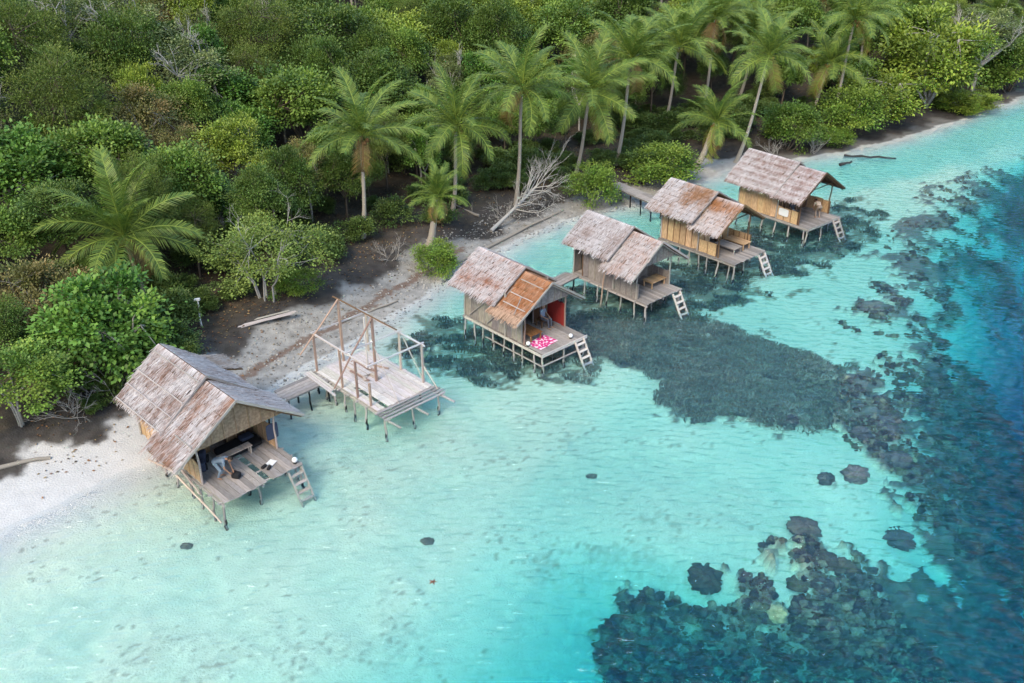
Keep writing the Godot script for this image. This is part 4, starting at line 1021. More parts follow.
func furnish(h1: Node3D, h3: Node3D, h4: Node3D, h5: Node3D, h6: Node3D) -> void:
	var y := 1.05
	# hut with the pink towel
	cloth(h3.transform * Transform3D(Basis(Vector3.UP, 0.1), Vector3(5.15, 1.052, 0.62)), 0.95, 1.35, M.pink, "beach_towel", "magenta pink beach towel with white print spread on the deck", "towel")
	bench(h3, 4.3, 0.75, 1.15, 0.8, 0.42, M.tan_deep, "orange brown table bench under the rust orange porch roof")
	bench(h4, 4.35, -0.75, 0.75, 1.2, 0.38, M.tan, "low tan bench on the deck of the grey plank walled hut")
	bench(h5, 4.25, 0.15, 1.5, 0.8, 0.4, M.grey, "grey low bench at the open side of the tan panelled hut")
	bench(h5, 4.2, -0.85, 1.5, 0.75, 0.42, M.tan, "tan low bench against the half wall of the tan panelled hut")
	bench(h1, 3.6, -0.1, 0.35, 1.5, 0.4, M.new_wood, "narrow pale plank bench in front of the dark mattress")
	ball(h1.transform * Vector3(5.6, y, -1.65), 0.12, "round white ball on the big brown hut's deck corner")
	ball(h3.transform * Vector3(5.8, y, -0.75), 0.11, "round white ball beside the pink towel at the ladder")
	ball(h3.transform * Vector3(4.95, y, 1.42), 0.11, "round white ball on the deck edge by the orange brown bench")
	# things in and on the nearest hut
	var mt := thing("mattress", "dark mattress lying in the porch of the big brown hut", "mattress", h1.transform * Vector3(3.0, y, -0.6), h1.rotation.y)
	var q := part("pad", soft_box(Vector3(1.0, 0.18, 1.9)), M.black_cloth, mt)
	q.position.y = 0.1
	part("pillow", soft_box(Vector3(0.4, 0.14, 0.6)), M.navy, mt).position = Vector3(-0.2, 0.25, -0.5)
	var bg := thing("black_bag", "small black bag on the deck under the bending person's hands", "bag", h1.transform * Vector3(4.75, y, 0.55), h1.rotation.y + 0.5)
	part("body", soft_box(Vector3(0.34, 0.24, 0.26)), M.black_cloth, bg).position.y = 0.13
	var mb := MB.new()
	mb.tube([Vector3(-0.1, 0.22, 0), Vector3(-0.06, 0.34, 0), Vector3(0.06, 0.34, 0), Vector3(0.1, 0.22, 0)], [0.012, 0.012, 0.012, 0.012], 5, Color.WHITE)
	part("handle", mb.mesh(), M.black_cloth, bg)
	for a in [[2.85, 0.95, 0.42, "dark rucksack at the room wall of the big brown hut"], [3.35, 1.25, 0.34, "smaller dark rucksack at the side panel of the big brown hut"]]:
		var rk := thing("rucksack", a[3], "rucksack", h1.transform * Vector3(a[0], y, a[1]), h1.rotation.y + a[1])
		part("body", soft_box(Vector3(a[2] * 0.7, a[2] * 1.25, a[2])), M.navy, rk).position.y = a[2] * 0.62
		part("pocket", soft_box(Vector3(a[2] * 0.3, a[2] * 0.6, a[2] * 0.75)), M.black_cloth, rk).position = Vector3(a[2] * 0.42, a[2] * 0.4, 0)
	for k in 2:
		var fin := thing("swim_fin", "black and white swim fin lying on the plank deck", "swim fin", h1.transform * Vector3(4.95 + k * 0.22, y, -0.6 - k * 0.1), h1.rotation.y + 1.9 + k * 0.25, "swim fins on the deck")
		var bl := MB.new()
		bl.quad(Vector3(0.1, 0.03, -0.06), Vector3(0.1, 0.03, 0.06), Vector3(0.55, 0.02, 0.11), Vector3(0.55, 0.02, -0.11), Color.WHITE, Color.WHITE)
		bl.quad(Vector3(0.1, 0.045, -0.06), Vector3(0.1, 0.045, 0.06), Vector3(0.55, 0.03, 0.11), Vector3(0.55, 0.03, -0.11), Color.WHITE, Color.WHITE)
		part("blade", bl.mesh(), M.white, fin)
		part("foot_pocket", soft_box(Vector3(0.28, 0.09, 0.12)), M.black_cloth, fin).position.y = 0.05
	var tw := part("hung_cloth", soft_box(Vector3(0.05, 0.75, 0.55)), M.navy, self)
	tw.transform = h1.transform * Transform3D(Basis(), Vector3(4.15, 1.95, -1.62))
	tag(tw, "dark blue cloth hung on the porch post of the big brown hut", "cloth")
	var sheet := part("hung_sheet", soft_box(Vector3(0.75, 0.5, 0.03)), M.white, self)
	sheet.transform = h6.transform * Transform3D(Basis(), Vector3(3.75, 1.62, 1.74))
	tag(sheet, "white sheet hung over the tan half wall of the end hut", "sheet")
	# poles fixed along the nearest hut
	for a in [[Vector3(0.3, 0.5, 2.15), Vector3(2.5, 0.95, 2.05), "short bamboo pole tied level along the big brown hut's stilts"], [Vector3(2.0, 1.05, 2.1), Vector3(5.75, 0.12, 1.95), "long bamboo pole sloping down to the water along the big brown hut"], [Vector3(2.9, 1.25, 1.95), Vector3(4.3, 0.75, 1.97), "third bamboo pole leaning on the big brown hut's deck edge"]]:
		var p := pole(self, "bamboo_pole", h1.transform * (a[0] as Vector3), h1.transform * (a[1] as Vector3), 0.045, pick(M.new_wood))
		tag(p, a[2], "pole", "bamboo poles along the big brown hut")
	# plank walkways
	walkway(h1.transform * Vector3(0.6, 0.98, -1.95), Vector3(-9.0, 0.98, -38.8), 1.15, "grey plank walkway joining the big brown hut to the unfinished frame", 0.12)
	walkway(h3.transform * Vector3(0.7, 0.98, -1.65), h4.transform * Vector3(0.1, 0.98, 1.6), 1.0, "weathered plank walkway joining the pink towel hut to the grey walled hut", 0.1)
	walkway(Vector3(7.5, 0.95, -66.6), Vector3(10.7, 0.98, -61.9), 1.1, "plank walkway running from the bank shrub out over the water", 0.0)
	walkway(Vector3(10.7, 0.97, -61.9), h5.transform * Vector3(-0.05, 0.98, 0.0), 1.0, "last stretch of plank walkway ending at the tan panelled hut", 0.0)
	# people
	var bent_h1 := person_bent(Color(0.17, 0.22, 0.28), Color(0.20, 0.26, 0.32), Color(0.30, 0.17, 0.11))
	var p1 := part("person", bent_h1, M.skin, self)
	p1.transform = Transform3D(Basis(Vector3.UP, h1.rotation.y + 0.55), h1.transform * Vector3(4.35, 1.055, 0.95))
	tag(p1, "person in blue grey clothes bending over a black bag on the deck", "person", "people on the decks")
	var p2 := part("person", person_bent(Color(0.62, 0.50, 0.40), Color(0.28, 0.22, 0.18), Color(0.40, 0.23, 0.15)), M.skin, self)
	p2.transform = Transform3D(Basis(Vector3.UP, h6.rotation.y + PI - 0.6), h6.transform * Vector3(4.85, 1.055, -0.55))
	tag(p2, "person in light tan clothes bending down on the end hut's deck", "person", "people on the decks")
	var p3 := part("person", person_sitting(Color(0.045, 0.05, 0.06), Color(0.50, 0.50, 0.52), Color(0.26, 0.15, 0.10)), M.skin, self)
	p3.transform = Transform3D(Basis(Vector3.UP, h6.rotation.y - 0.3), h6.transform * Vector3(3.75, 1.055, 0.8))
	tag(p3, "seated person in dark top and pale trousers in the end hut's porch", "person", "people on the decks")
	var p4 := part("person", person_sitting(Color(0.22, 0.27, 0.36), Color(0.10, 0.11, 0.14), Color(0.34, 0.22, 0.16)), M.skin, self)
	p4.transform = Transform3D(Basis(Vector3.UP, h3.rotation.y + 0.2), h3.transform * Vector3(3.85, 1.055, -0.65))
	tag(p4, "seated person in slate blue top beside the red panels", "person", "people on the decks")
	for a in [[h6, 3.7, 0.8, "low box seat under the seated person in the end hut"], [h3, 3.8, -0.65, "low box seat in front of the red panels"]]:
		var s := thing("box_seat", a[3], "seat", (a[0] as Node3D).transform * Vector3(a[1], 1.05, a[2]), (a[0] as Node3D).rotation.y)
		for k in 4: beam(s, "slat", Vector3(-0.2 + k * 0.13, 0.36, -0.25), Vector3(-0.2 + k * 0.13, 0.36, 0.25), 0.12, 0.03, pick(M.brown))
		for k in 4: beam(s, "leg", Vector3(-0.2 + 0.4 * (k % 2), 0, -0.2 + 0.4 * (k / 2)), Vector3(-0.2 + 0.4 * (k % 2), 0.345, -0.2 + 0.4 * (k / 2)), 0.06, 0.06, pick(M.brown))

func soft_box(size: Vector3) -> Mesh:
	var mb := MB.new()
	var n := 5
	for ax in 3:
		for s in [-1.0, 1.0]:
			var k := mb.v.size()
			for i in n + 1:
				for j in n + 1:
					var p := Vector3.ZERO
					p[ax] = s
					p[(ax + 1) % 3] = i * 2.0 / n - 1.0
					p[(ax + 2) % 3] = j * 2.0 / n - 1.0
					var e := Vector3(signf(p.x) * pow(absf(p.x), 4), signf(p.y) * pow(absf(p.y), 4), signf(p.z) * pow(absf(p.z), 4))
					var l := pow(pow(absf(p.x), 8) + pow(absf(p.y), 8) + pow(absf(p.z), 8), 1.0 / 8.0)
					mb.v.append(p / l * size * 0.5)
					mb.n.append((e / size).normalized())
					mb.c.append(Color.WHITE)
			for i in n:
				for j in n:
					var a := k + i * (n + 1) + j
					if s > 0: mb.i.append_array([a, a + n + 2, a + n + 1, a, a + 1, a + n + 2])
					else: mb.i.append_array([a, a + n + 1, a + n + 2, a, a + n + 2, a + 1])
	return mb.mesh()

# ---------------------------------------------------------------- people: tapered bones joined with a smooth minimum, meshed as surface nets
func flesh(bones: Array, cell: float, mb: MB) -> void:
	var lo := Vector3.ONE * 1e9
	var hi := -lo
	for b in bones:
		var r: float = maxf(b[2], b[3]) + cell * 3
		lo = lo.min((b[0] as Vector3).min(b[1]) - Vector3.ONE * r)
		hi = hi.max((b[0] as Vector3).max(b[1]) + Vector3.ONE * r)
	var nx := int((hi.x - lo.x) / cell) + 2
	var ny := int((hi.y - lo.y) / cell) + 2
	var nz := int((hi.z - lo.z) / cell) + 2
	var f := PackedFloat32Array()
	f.resize(nx * ny * nz)
	f.fill(1.0)
	var own := PackedInt32Array()
	own.resize(nx * ny * nz)
	for bi in bones.size():
		var b: Array = bones[bi]
		var a: Vector3 = b[0]
		var ab: Vector3 = b[1] - a
		var l2 := maxf(ab.length_squared(), 1e-6)
		var r: float = maxf(b[2], b[3]) + cell * 2.5
		var p0 := (((b[0] as Vector3).min(b[1]) - Vector3.ONE * r - lo) / cell).floor()
		var p1 := (((b[0] as Vector3).max(b[1]) + Vector3.ONE * r - lo) / cell).ceil()
		for i in range(maxi(0, int(p0.x)), mini(nx, int(p1.x) + 1)):
			for j in range(maxi(0, int(p0.y)), mini(ny, int(p1.y) + 1)):
				for k in range(maxi(0, int(p0.z)), mini(nz, int(p1.z) + 1)):
					var ap := lo + Vector3(i, j, k) * cell - a
					var t := clampf(ap.dot(ab) / l2, 0.0, 1.0)
					var d := (ap - ab * t).length() - lerpf(b[2], b[3], t)
					var q := (i * ny + j) * nz + k
					if d < f[q]: own[q] = bi
					var s := 0.02
					var hh := maxf(s - absf(d - f[q]), 0.0) / s
					f[q] = minf(d, f[q]) - hh * hh * s * 0.25
	var at := {}
	var st := [1 * ny * nz, nz, 1]
	for i in nx - 1:
		for j in ny - 1:
			for k in nz - 1:
				var q := (i * ny + j) * nz + k
				var inn := 0
				var sum := Vector3.ZERO
				var cnt := 0
				var vals := []
				for c in 8:
					var val := f[q + (st[0] if c & 1 else 0) + (st[1] if c & 2 else 0) + (st[2] if c & 4 else 0)]
					vals.append(val)
					if val < 0: inn += 1
				if inn == 0 or inn == 8: continue
				for c in 8:
					for e in [1, 2, 4]:
						if c & e: continue
						var va: float = vals[c]
						var vb: float = vals[c | e]
						if (va < 0) != (vb < 0):
							var t := va / (va - vb)
							var pa := Vector3(1 if c & 1 else 0, 1 if c & 2 else 0, 1 if c & 4 else 0)
							var d: int = c | e
							var pb := Vector3(1 if d & 1 else 0, 1 if d & 2 else 0, 1 if d & 4 else 0)
							sum += pa.lerp(pb, t)
							cnt += 1
				at[q] = mb.v.size()
				mb.v.append(lo + (Vector3(i, j, k) + sum / cnt) * cell)
				var g := Vector3(vals[1] - vals[0] + vals[3] - vals[2], vals[2] - vals[0] + vals[3] - vals[1], vals[4] - vals[0] + vals[5] - vals[1])
				mb.n.append(g.normalized())
				mb.c.append(bones[own[q]][4])
	for q in at:
		for ax in 3:
			var o: int = st[(ax + 1) % 3]
			var w: int = st[(ax + 2) % 3]
			if (f[q] < 0) == (f[q + st[ax]] < 0): continue
			if not (at.has(q - o) and at.has(q - w) and at.has(q - o - w)): continue
			var a: int = at[q]
			var b: int = at[q - o]
			var c: int = at[q - o - w]
			var d: int = at[q - w]
			if f[q] < 0: mb.i.append_array([a, c, b, a, d, c])
			else: mb.i.append_array([a, b, c, a, c, d])

func head(c: Vector3, fwd: Vector3, up: Vector3, skin: Color, bones: Array) -> void:
	var hair := Color(0.02, 0.016, 0.014)
	var side := fwd.cross(up)
	bones.append([c - up * 0.01, c + up * 0.03 - fwd * 0.01, 0.085, 0.092, skin])
	bones.append([c + fwd * 0.03 - up * 0.07, c + fwd * 0.05 - up * 0.085, 0.055, 0.045, skin])
	bones.append([c + fwd * 0.095 + up * 0.0, c + fwd * 0.11 - up * 0.03, 0.012, 0.018, skin * 1.05])
	bones.append([c + fwd * 0.085 - up * 0.065 - side * 0.02, c + fwd * 0.085 - up * 0.065 + side * 0.02, 0.012, 0.012, Color(0.26, 0.10, 0.08)])
	for s in [-1.0, 1.0]:
		bones.append([c + fwd * 0.08 + up * 0.012 + side * 0.033 * s, c + fwd * 0.083 + up * 0.012 + side * 0.033 * s, 0.014, 0.014, Color(0.05, 0.04, 0.035)])
		bones.append([c + side * 0.095 * s, c + side * 0.1 * s - up * 0.03, 0.02, 0.015, skin])
	bones.append([c + up * 0.055 - fwd * 0.02, c - fwd * 0.05 + up * 0.02, 0.088, 0.088, hair])

func hand(mb: MB, wrist: Vector3, dir: Vector3, palm_n: Vector3, skin: Color, bones: Array, thumb_side: float) -> void:
	var s := dir.cross(palm_n).normalized()
	var p := wrist + dir * 0.085
	for e in [-1.0, 1.0]: bones.append([wrist + s * 0.012 * e, p + s * 0.024 * e, 0.02, 0.018, skin])
	for k in 4:
		var ln: float = [0.072, 0.082, 0.076, 0.06][k]
		var o := p + s * (-0.03 + 0.02 * k) * thumb_side
		var m := o + dir * ln * 0.55 + palm_n * 0.012
		mb.tube([o - dir * 0.02, m, m + (dir * 0.5 + palm_n * 0.8).normalized() * ln * 0.55], [0.0095, 0.009, 0.007], 5, skin)
	var t0 := wrist + dir * 0.03 - s * 0.03 * thumb_side
	mb.tube([t0 + s * 0.015 * thumb_side, t0 + dir * 0.035 - s * 0.022 * thumb_side + palm_n * 0.012, t0 + dir * 0.068 - s * 0.024 * thumb_side + palm_n * 0.026], [0.012, 0.0105, 0.008], 5, skin)

func person_bent(shirt: Color, trousers: Color, skin: Color) -> Mesh:
	var mb := MB.new()
	var b := []
	for s in [-1.0, 1.0]:
		var hip := Vector3(-0.2, 0.74, 0.09 * s)
		var knee := Vector3(0.04, 0.42, 0.13 * s)
		var ank := Vector3(-0.1, 0.08, 0.13 * s)
		b.append([hip, knee, 0.088, 0.062, trousers])
		b.append([knee, ank, 0.06, 0.042, trousers])
		b.append([ank, ank + Vector3(0.02, -0.03, 0), 0.038, 0.036, skin])
		b.append([ank + Vector3(-0.03, -0.045, 0), ank + Vector3(0.16, -0.052, 0.02 * s), 0.034, 0.026, skin])
		var sh := Vector3(0.26, 0.9, 0.17 * s)
		var el := Vector3(0.3, 0.62, 0.21 * s)
		var wr := Vector3(0.42, 0.4, 0.13 * s)
		b.append([Vector3(0.22, 0.92, 0.08 * s), sh, 0.075, 0.062, shirt])
		b.append([sh, sh.lerp(el, 0.5), 0.058, 0.052, shirt])
		b.append([sh.lerp(el, 0.45), el, 0.042, 0.038, skin])
		b.append([el, wr, 0.038, 0.027, skin])
		hand(mb, wr, (wr - el).normalized(), Vector3(0, 0, -s), skin, b, -s)
		b.append([Vector3(-0.22, 0.78, 0.05 * s), Vector3(-0.14, 0.8, 0.06 * s), 0.105, 0.1, trousers])
		b.append([Vector3(-0.12, 0.82, 0.05 * s), Vector3(0.2, 0.92, 0.075 * s), 0.095, 0.1, shirt])
	b.append([Vector3(0.28, 0.95, 0), Vector3(0.4, 0.97, 0), 0.052, 0.047, skin])
	head(Vector3(0.48, 0.96, 0), Vector3(0.55, -0.83, 0), Vector3(0.83, 0.55, 0), skin, b)
	flesh(b, 0.021, mb)
	return mb.mesh()

func person_sitting(shirt: Color, trousers: Color, skin: Color) -> Mesh:
	var mb := MB.new()
	var b := []
	for s in [-1.0, 1.0]:
		var hip := Vector3(0.0, 0.47, 0.09 * s)
		var knee := Vector3(0.42, 0.47, 0.13 * s)
		var ank := Vector3(0.46, 0.08, 0.12 * s)
		b.append([hip, knee, 0.088, 0.062, trousers])
		b.append([knee, ank, 0.06, 0.042, trousers])
		b.append([ank + Vector3(-0.03, -0.045, 0), ank + Vector3(0.16, -0.052, 0.02 * s), 0.034, 0.026, skin])
		var sh := Vector3(-0.02, 0.93, 0.18 * s)
		var el := Vector3(0.06, 0.68, 0.23 * s)
		var wr := Vector3(0.3, 0.58, 0.14 * s)
		b.append([Vector3(-0.02, 0.93, 0.06 * s), sh, 0.072, 0.06, shirt])
		b.append([sh, sh.lerp(el, 0.6), 0.056, 0.05, shirt])
		b.append([sh.lerp(el, 0.5), el, 0.042, 0.038, skin])
		b.append([el, wr, 0.038, 0.027, skin])
		hand(mb, wr, (wr - el).normalized(), Vector3(0, -1, 0), skin, b, -s)
		b.append([Vector3(-0.02, 0.48, 0.05 * s), Vector3(0.0, 0.54, 0.05 * s), 0.1, 0.1, trousers])
		b.append([Vector3(0.0, 0.58, 0.045 * s), Vector3(-0.02, 0.88, 0.07 * s), 0.095, 0.095, shirt])
	b.append([Vector3(-0.01, 0.98, 0), Vector3(0.01, 1.06, 0), 0.052, 0.047, skin])
	head(Vector3(0.03, 1.16, 0), Vector3(0.95, -0.3, 0), Vector3(0.3, 0.95, 0), skin, b)
	flesh(b, 0.021, mb)
	return mb.mesh()

# ---------------------------------------------------------------- shore and lagoon things
func lump(r: Vector3, rough: float, sd: int, c1: Color, c2: Color, n := 14) -> Mesh:
	var mb := MB.new()
	var ns := FastNoiseLite.new()
	ns.seed = sd; ns.frequency = 1.6; ns.fractal_octaves = 4
	for a in n + 1:
		for b in 2 * n + 1:
			var d := Vector3(sin(PI * a / n) * cos(TAU * (b % (2 * n)) / (2 * n)), cos(PI * a / n), sin(PI * a / n) * sin(TAU * (b % (2 * n)) / (2 * n)))
			var f := ns.get_noise_3dv(d * 1.3)
			mb.v.append(d * r * (1.0 + f * rough))
			mb.n.append(d)
			mb.c.append(c1.lerp(c2, clampf(0.5 + ns.get_noise_3dv(d * 4.0 + Vector3(5, 5, 5)), 0, 1)))
	for a in n:
		for b in 2 * n:
			var k := a * (2 * n + 1) + b
			mb.i.append_array([k, k + 1, k + 2 * n + 2, k, k + 2 * n + 2, k + 2 * n + 1])
	var st := SurfaceTool.new()
	st.create_from(mb.mesh(), 0)
	st.generate_normals()
	return st.commit()

func scatter(called: String, m: Mesh, mat: Material, places: Array, cols: Array, label: String) -> void:
	var mm := MultiMesh.new()
	mm.transform_format = MultiMesh.TRANSFORM_3D
	mm.use_colors = true
	mm.mesh = m
	mm.instance_count = places.size()
	for k in places.size():
		mm.set_instance_transform(k, places[k])
		mm.set_instance_color(k, cols[k])
	var o := MultiMeshInstance3D.new()
	o.name = numbered(called)
	o.multimesh = mm
	o.material_override = mat
	add_child(o)
	tag(o, label, "", "", "stuff")

func build_shore() -> void:
	var lum := thing("plank_stack", "few long bleached planks lying at the top of the gravel beach", "plank stack", Vector3(-13.5, ground_y(-13.5, -44.5), -44.5), 0.0)
	for k in 5:
		var o := Vector3(rr(-0.2, 0.2), 0.1 + 0.03 * (k % 2), -0.3 + 0.16 * k)
		beam(lum, "plank", o + Vector3(-1.7, 0, 1.0), o + Vector3(1.6 + rr(-0.3, 0.3), 0.05, -1.1 + rr(-0.1, 0.1)), 0.13, 0.03, pick(M.white_wood))
	var mp := thing("marker_post", "thin white post with a cap standing on the dark bank", "post", Vector3(-16.2, ground_y(-16.2, -43.8), -43.8))
	pole(mp, "shaft", Vector3(0, -0.3, 0), Vector3(0.04, 1.45, 0), 0.05, M.white)
	beam(mp, "cap", Vector3(-0.12, 1.5, 0), Vector3(0.16, 1.52, 0), 0.16, 0.1, M.white)
	# grey fallen tree
	var ft := MB.new()
	var base := Vector3(-1.4, ground_y(-1.4, -58.8) + 0.1, -58.8)
	var tip := Vector3(3.0, 3.0, -64.0)
	var grey := Color(0.42, 0.40, 0.375)
	limb(ft, Vector3.ZERO, (tip - base) * 0.7, 0.14, 0.08, 6, grey, 0.03)
	for k in 16:
		var f := rr(0.3, 0.75)
		twig(ft, (tip - base) * f, (Vector3(rr(0.1, 1.0), rr(0.0, 0.9), rr(-0.9, 0.6))).normalized(), rr(1.1, 2.1), 0.04, 3, grey)
	var fo := part("fallen_tree", ft.mesh(), M.bark, self)
	fo.position = base
	tag(fo, "bare grey fallen tree with tangled branches on the bank", "fallen tree")
	# leafless bushes and drift branches
	for a in [[-18.2, -36.6, 1.2, "leafless grey bush at the foot of the big green tree"], [-19.6, -35.4, 1.0, "smaller leafless bush beside the white sand"], [-16.2, -39.5, 1.1, "leafless twiggy bush behind the big brown hut"], [25.0, -76.9, 1.3, "grey tangle of drift branches at the waterline beyond the end hut"], [21.5, -75.8, 1.1, "bleached root tangle under the shore trees"], [-0.5, -60.8, 1.0, "bare grey brushwood beside the fallen tree"], [-7.4, -53.4, 0.8, "low dry brushwood below the slender palm"]]:
		var t := MB.new()
		for k in 9:
			twig(t, Vector3(rr(-0.3, 0.3), -0.1, rr(-0.3, 0.3)), Vector3(rr(-1, 1), rr(0.35, 1.0), rr(-1, 1)).normalized(), a[2] * rr(0.7, 1.2), 0.028, 3, Color(0.36, 0.34, 0.31))
		var o := part("bare_bush", t.mesh(), M.bark, self)
		o.position = Vector3(a[0], ground_y(a[0], a[1]), a[1])
		tag(o, a[3], "bush", "leafless bushes of the shore")
	# logs
	for a in [[Vector3(-22.5, 0, -31.2), Vector3(-19.6, 0, -33.0), 0.11, "grey log lying along the edge of the white sand"], [Vector3(27.5, 0, -76.3), Vector3(31.5, 0, -75.6), 0.1, "dark driftwood log floating off the shore trees"], [Vector3(26.3, 0, -73.7), Vector3(27.6, 0, -74.6), 0.12, "short black driftwood piece in the shallows"], [Vector3(-3.6, 0, -53.9), Vector3(3.6, 0, -63.2), 0.1, "long log edging the bank above the shallow water"], [Vector3(-9.5, 0, -45.6), Vector3(-6.6, 0, -48.6), 0.06, "thin stick lying along the gravel"], [Vector3(-2.2, 0, -60.6), Vector3(-3.9, 0, -61.6), 0.09, "short pale log on the forest floor below the palms"]]:
		var p: Vector3 = a[0]
		var q: Vector3 = a[1]
		p.y = maxf(ground_y(p.x, p.z), -0.04) + a[2] * 0.7
		q.y = maxf(ground_y(q.x, q.z), -0.04) + a[2] * 0.8
		var t := MB.new()
		var pts := []
		var rads := []
		for k in 7:
			pts.append((q - p) * (k / 6.0) + Vector3(0, rr(-0.03, 0.03), 0) + rv() * 0.05)
			rads.append(a[2] * lerpf(1.1, 0.7, k / 6.0) * rr(0.9, 1.1))
		var dark: bool = p.x > 20.0
		t.tube(pts, rads, 7, Color(0.05, 0.042, 0.036) if dark else Color(0.30, 0.265, 0.22))
		if not dark:
			for k in 2: twig(t, pts[2 + k * 2], (rv() + Vector3.UP * 0.6).normalized(), 0.5, a[2] * 0.35, 1, Color(0.30, 0.265, 0.22))
		var o := part("log", t.mesh(), M.bark, self)
		o.position = p
		tag(o, a[3], "log", "logs along the shore")
	# coral heads
	var heads := [
		[9.5, -25.1, 0.42, Color(0.42, 0.34, 0.17), Color(0.26, 0.21, 0.11), "round tan coral head on the dark reef"],
		[11.6, -29.6, 0.62, Color(0.13, 0.09, 0.07), Color(0.06, 0.045, 0.04), "dark brown coral head standing alone on pale sand"],
		[14.8, -33.1, 0.6, Color(0.22, 0.15, 0.13), Color(0.09, 0.065, 0.06), "pinkish brown coral head in the sand channel"],
		[11.9, -27.9, 0.55, Color(0.12, 0.075, 0.05), Color(0.05, 0.04, 0.032), "red brown coral head at the tip of the dark reef"],
		[12.6, -27.6, 0.5, Color(0.15, 0.085, 0.05), Color(0.06, 0.045, 0.035), "rusty coral head touching the red brown one"],
		[17.3, -36.9, 0.75, Color(0.10, 0.085, 0.085), Color(0.05, 0.045, 0.045), "large grey violet coral head at the channel mouth"],
		[17.1, -34.3, 0.6, Color(0.12, 0.09, 0.085), Color(0.05, 0.045, 0.045), "grey brown coral head beside the channel"],
		[13.4, -32.8, 0.42, Color(0.09, 0.07, 0.06), Color(0.045, 0.04, 0.035), "small dark coral head next to the pinkish one"],
		[15.4, -29.4, 0.6, Color(0.11, 0.08, 0.08), Color(0.05, 0.045, 0.045), "dark violet coral head on the reef slope"],
		[18.6, -33.4, 0.55, Color(0.13, 0.10, 0.09), Color(0.06, 0.05, 0.045), "brown coral head on the edge of the drop"],
		[7.2, -27.0, 0.7, Color(0.06, 0.055, 0.04), Color(0.03, 0.03, 0.025), "black weedy coral mound at the reef's sandy edge"],
		[10.6, -26.6, 0.4, Color(0.12, 0.09, 0.05), Color(0.06, 0.05, 0.035), "small olive coral head behind the tan one"],
		[13.1, -37.2, 0.35, Color(0.07, 0.06, 0.055), Color(0.04, 0.035, 0.035), "small dark coral clump at the end of the seagrass"],
		[16.0, -36.1, 0.5, Color(0.09, 0.075, 0.07), Color(0.045, 0.04, 0.04), "dark coral clump between seagrass and channel"],
	]
	var kk := 0
	for a in heads:
		kk += 1
		var y := ground_y(a[0], a[1])
		var r: float = a[2]
		var o := part("coral_head", lump(Vector3(r, r * 0.5, r * 0.85), 0.5, kk, (a[3] as Color) * 1.5, (a[4] as Color) * 1.4, 18), M.bark, self)
		o.position = Vector3(a[0], minf(y + r * 0.15, -0.2 - r * 0.62), a[1])
		o.rotation.y = kk * 1.3
		tag(o, a[5], "coral", "coral heads of the reef")
	# reef growth and sea grass, too many to count
	var lumps := []
	var lcols := []
	var blades := []
	var bcols := []
	var tries := 0
	while tries < 120000:
		tries += 1
		var z := rr(-75.0, -18.0)
		var x := rr(-8.0, 24.0 + (z + 20.0) * -0.45)
		var p := Vector2(x, z) + Vector2(n_mid.get_noise_2d(x + 31.0, z), n_mid.get_noise_2d(x, z + 77.0)) * 2.4
		var f := n_mid.get_noise_2d(x * 2.0, z * 2.0)
		if inside(REEF_NEAR, p) or (inside(REEF_MID, p) and f > -0.1) or (inside(REEF_FAR, p) and f > 0.15):
			if lumps.size() > 22000 or (z < -45.0 and rng.randf() < 0.3): continue
			var r := 0.04 + 0.15 * pow(rng.randf(), 2.0)
			var y := minf(ground_y(x, z) + r * 0.2, -0.2 - r)
			lumps.append(Transform3D(Basis(Vector3.UP, rr(0, TAU)).scaled(Vector3(r, r * rr(0.5, 1.2), r * rr(0.7, 1.1))), Vector3(x, y, z)))
			lcols.append([Color(0.065, 0.055, 0.04), Color(0.125, 0.11, 0.07), Color(0.04, 0.036, 0.032), Color(0.19, 0.16, 0.10), Color(0.10, 0.075, 0.065)][rng.randi() % 5] * rr(1.0, 1.9))
		elif inside(SEAGRASS_BED, p) or (inside(ALGAE_BED, p) and f > -0.05):
			if blades.size() > 9000: continue
			blades.append(Transform3D(Basis(Vector3.UP, rr(0, TAU)).scaled(Vector3.ONE * rr(0.6, 1.3)), Vector3(x, ground_y(x, z), z)))
			bcols.append((Color(0.14, 0.16, 0.12) if z > -47.0 and x > 1.5 else Color(0.06, 0.095, 0.055)) * rr(0.6, 1.5))
	var gb := MB.new()
	for k in 9:
		var o := Vector3(rr(-0.16, 0.16), 0, rr(-0.16, 0.16))
		var d := rv() * Vector3(0.14, 0, 0.14)
		var sd := Vector3(-d.z, 0, d.x).normalized() * 0.022
		gb.quad(o - sd, o + sd, o + d + sd + Vector3(0, 0.14, 0), o + d - sd + Vector3(0, 0.14, 0), Color.WHITE, Color.WHITE)
	scatter("reef_growth", lump(Vector3.ONE, 0.55, 5, Color.WHITE, Color(0.5, 0.5, 0.5), 7), M.bark, lumps, lcols, "low knobbly coral growth covering the dark reef")
	scatter("sea_grass", gb.mesh(), M.bark, blades, bcols, "short sea grass and algae on the lagoon floor")
	for a in [[-3.3, -28.6, 0.22, "dark stone lying alone on the pale sea floor"], [-12.5, -28.2, 0.18, "dark stone under shallow water off the sand beach"], [3.4, -33.0, 0.16, "small dark stone in the middle of the pale shallows"]]:
		var o := part("stone", lump(Vector3(a[2] * 1.3, a[2] * 0.7, a[2] * 0.8), 0.6, 60 + kk, Color(0.2, 0.18, 0.14), Color(0.09, 0.085, 0.07), 10), M.bark, self)
		kk += 1
		o.position = Vector3(a[0], ground_y(a[0], a[1]) + 0.02, a[1])
		tag(o, a[3], "stone")
	var sm := MB.new()
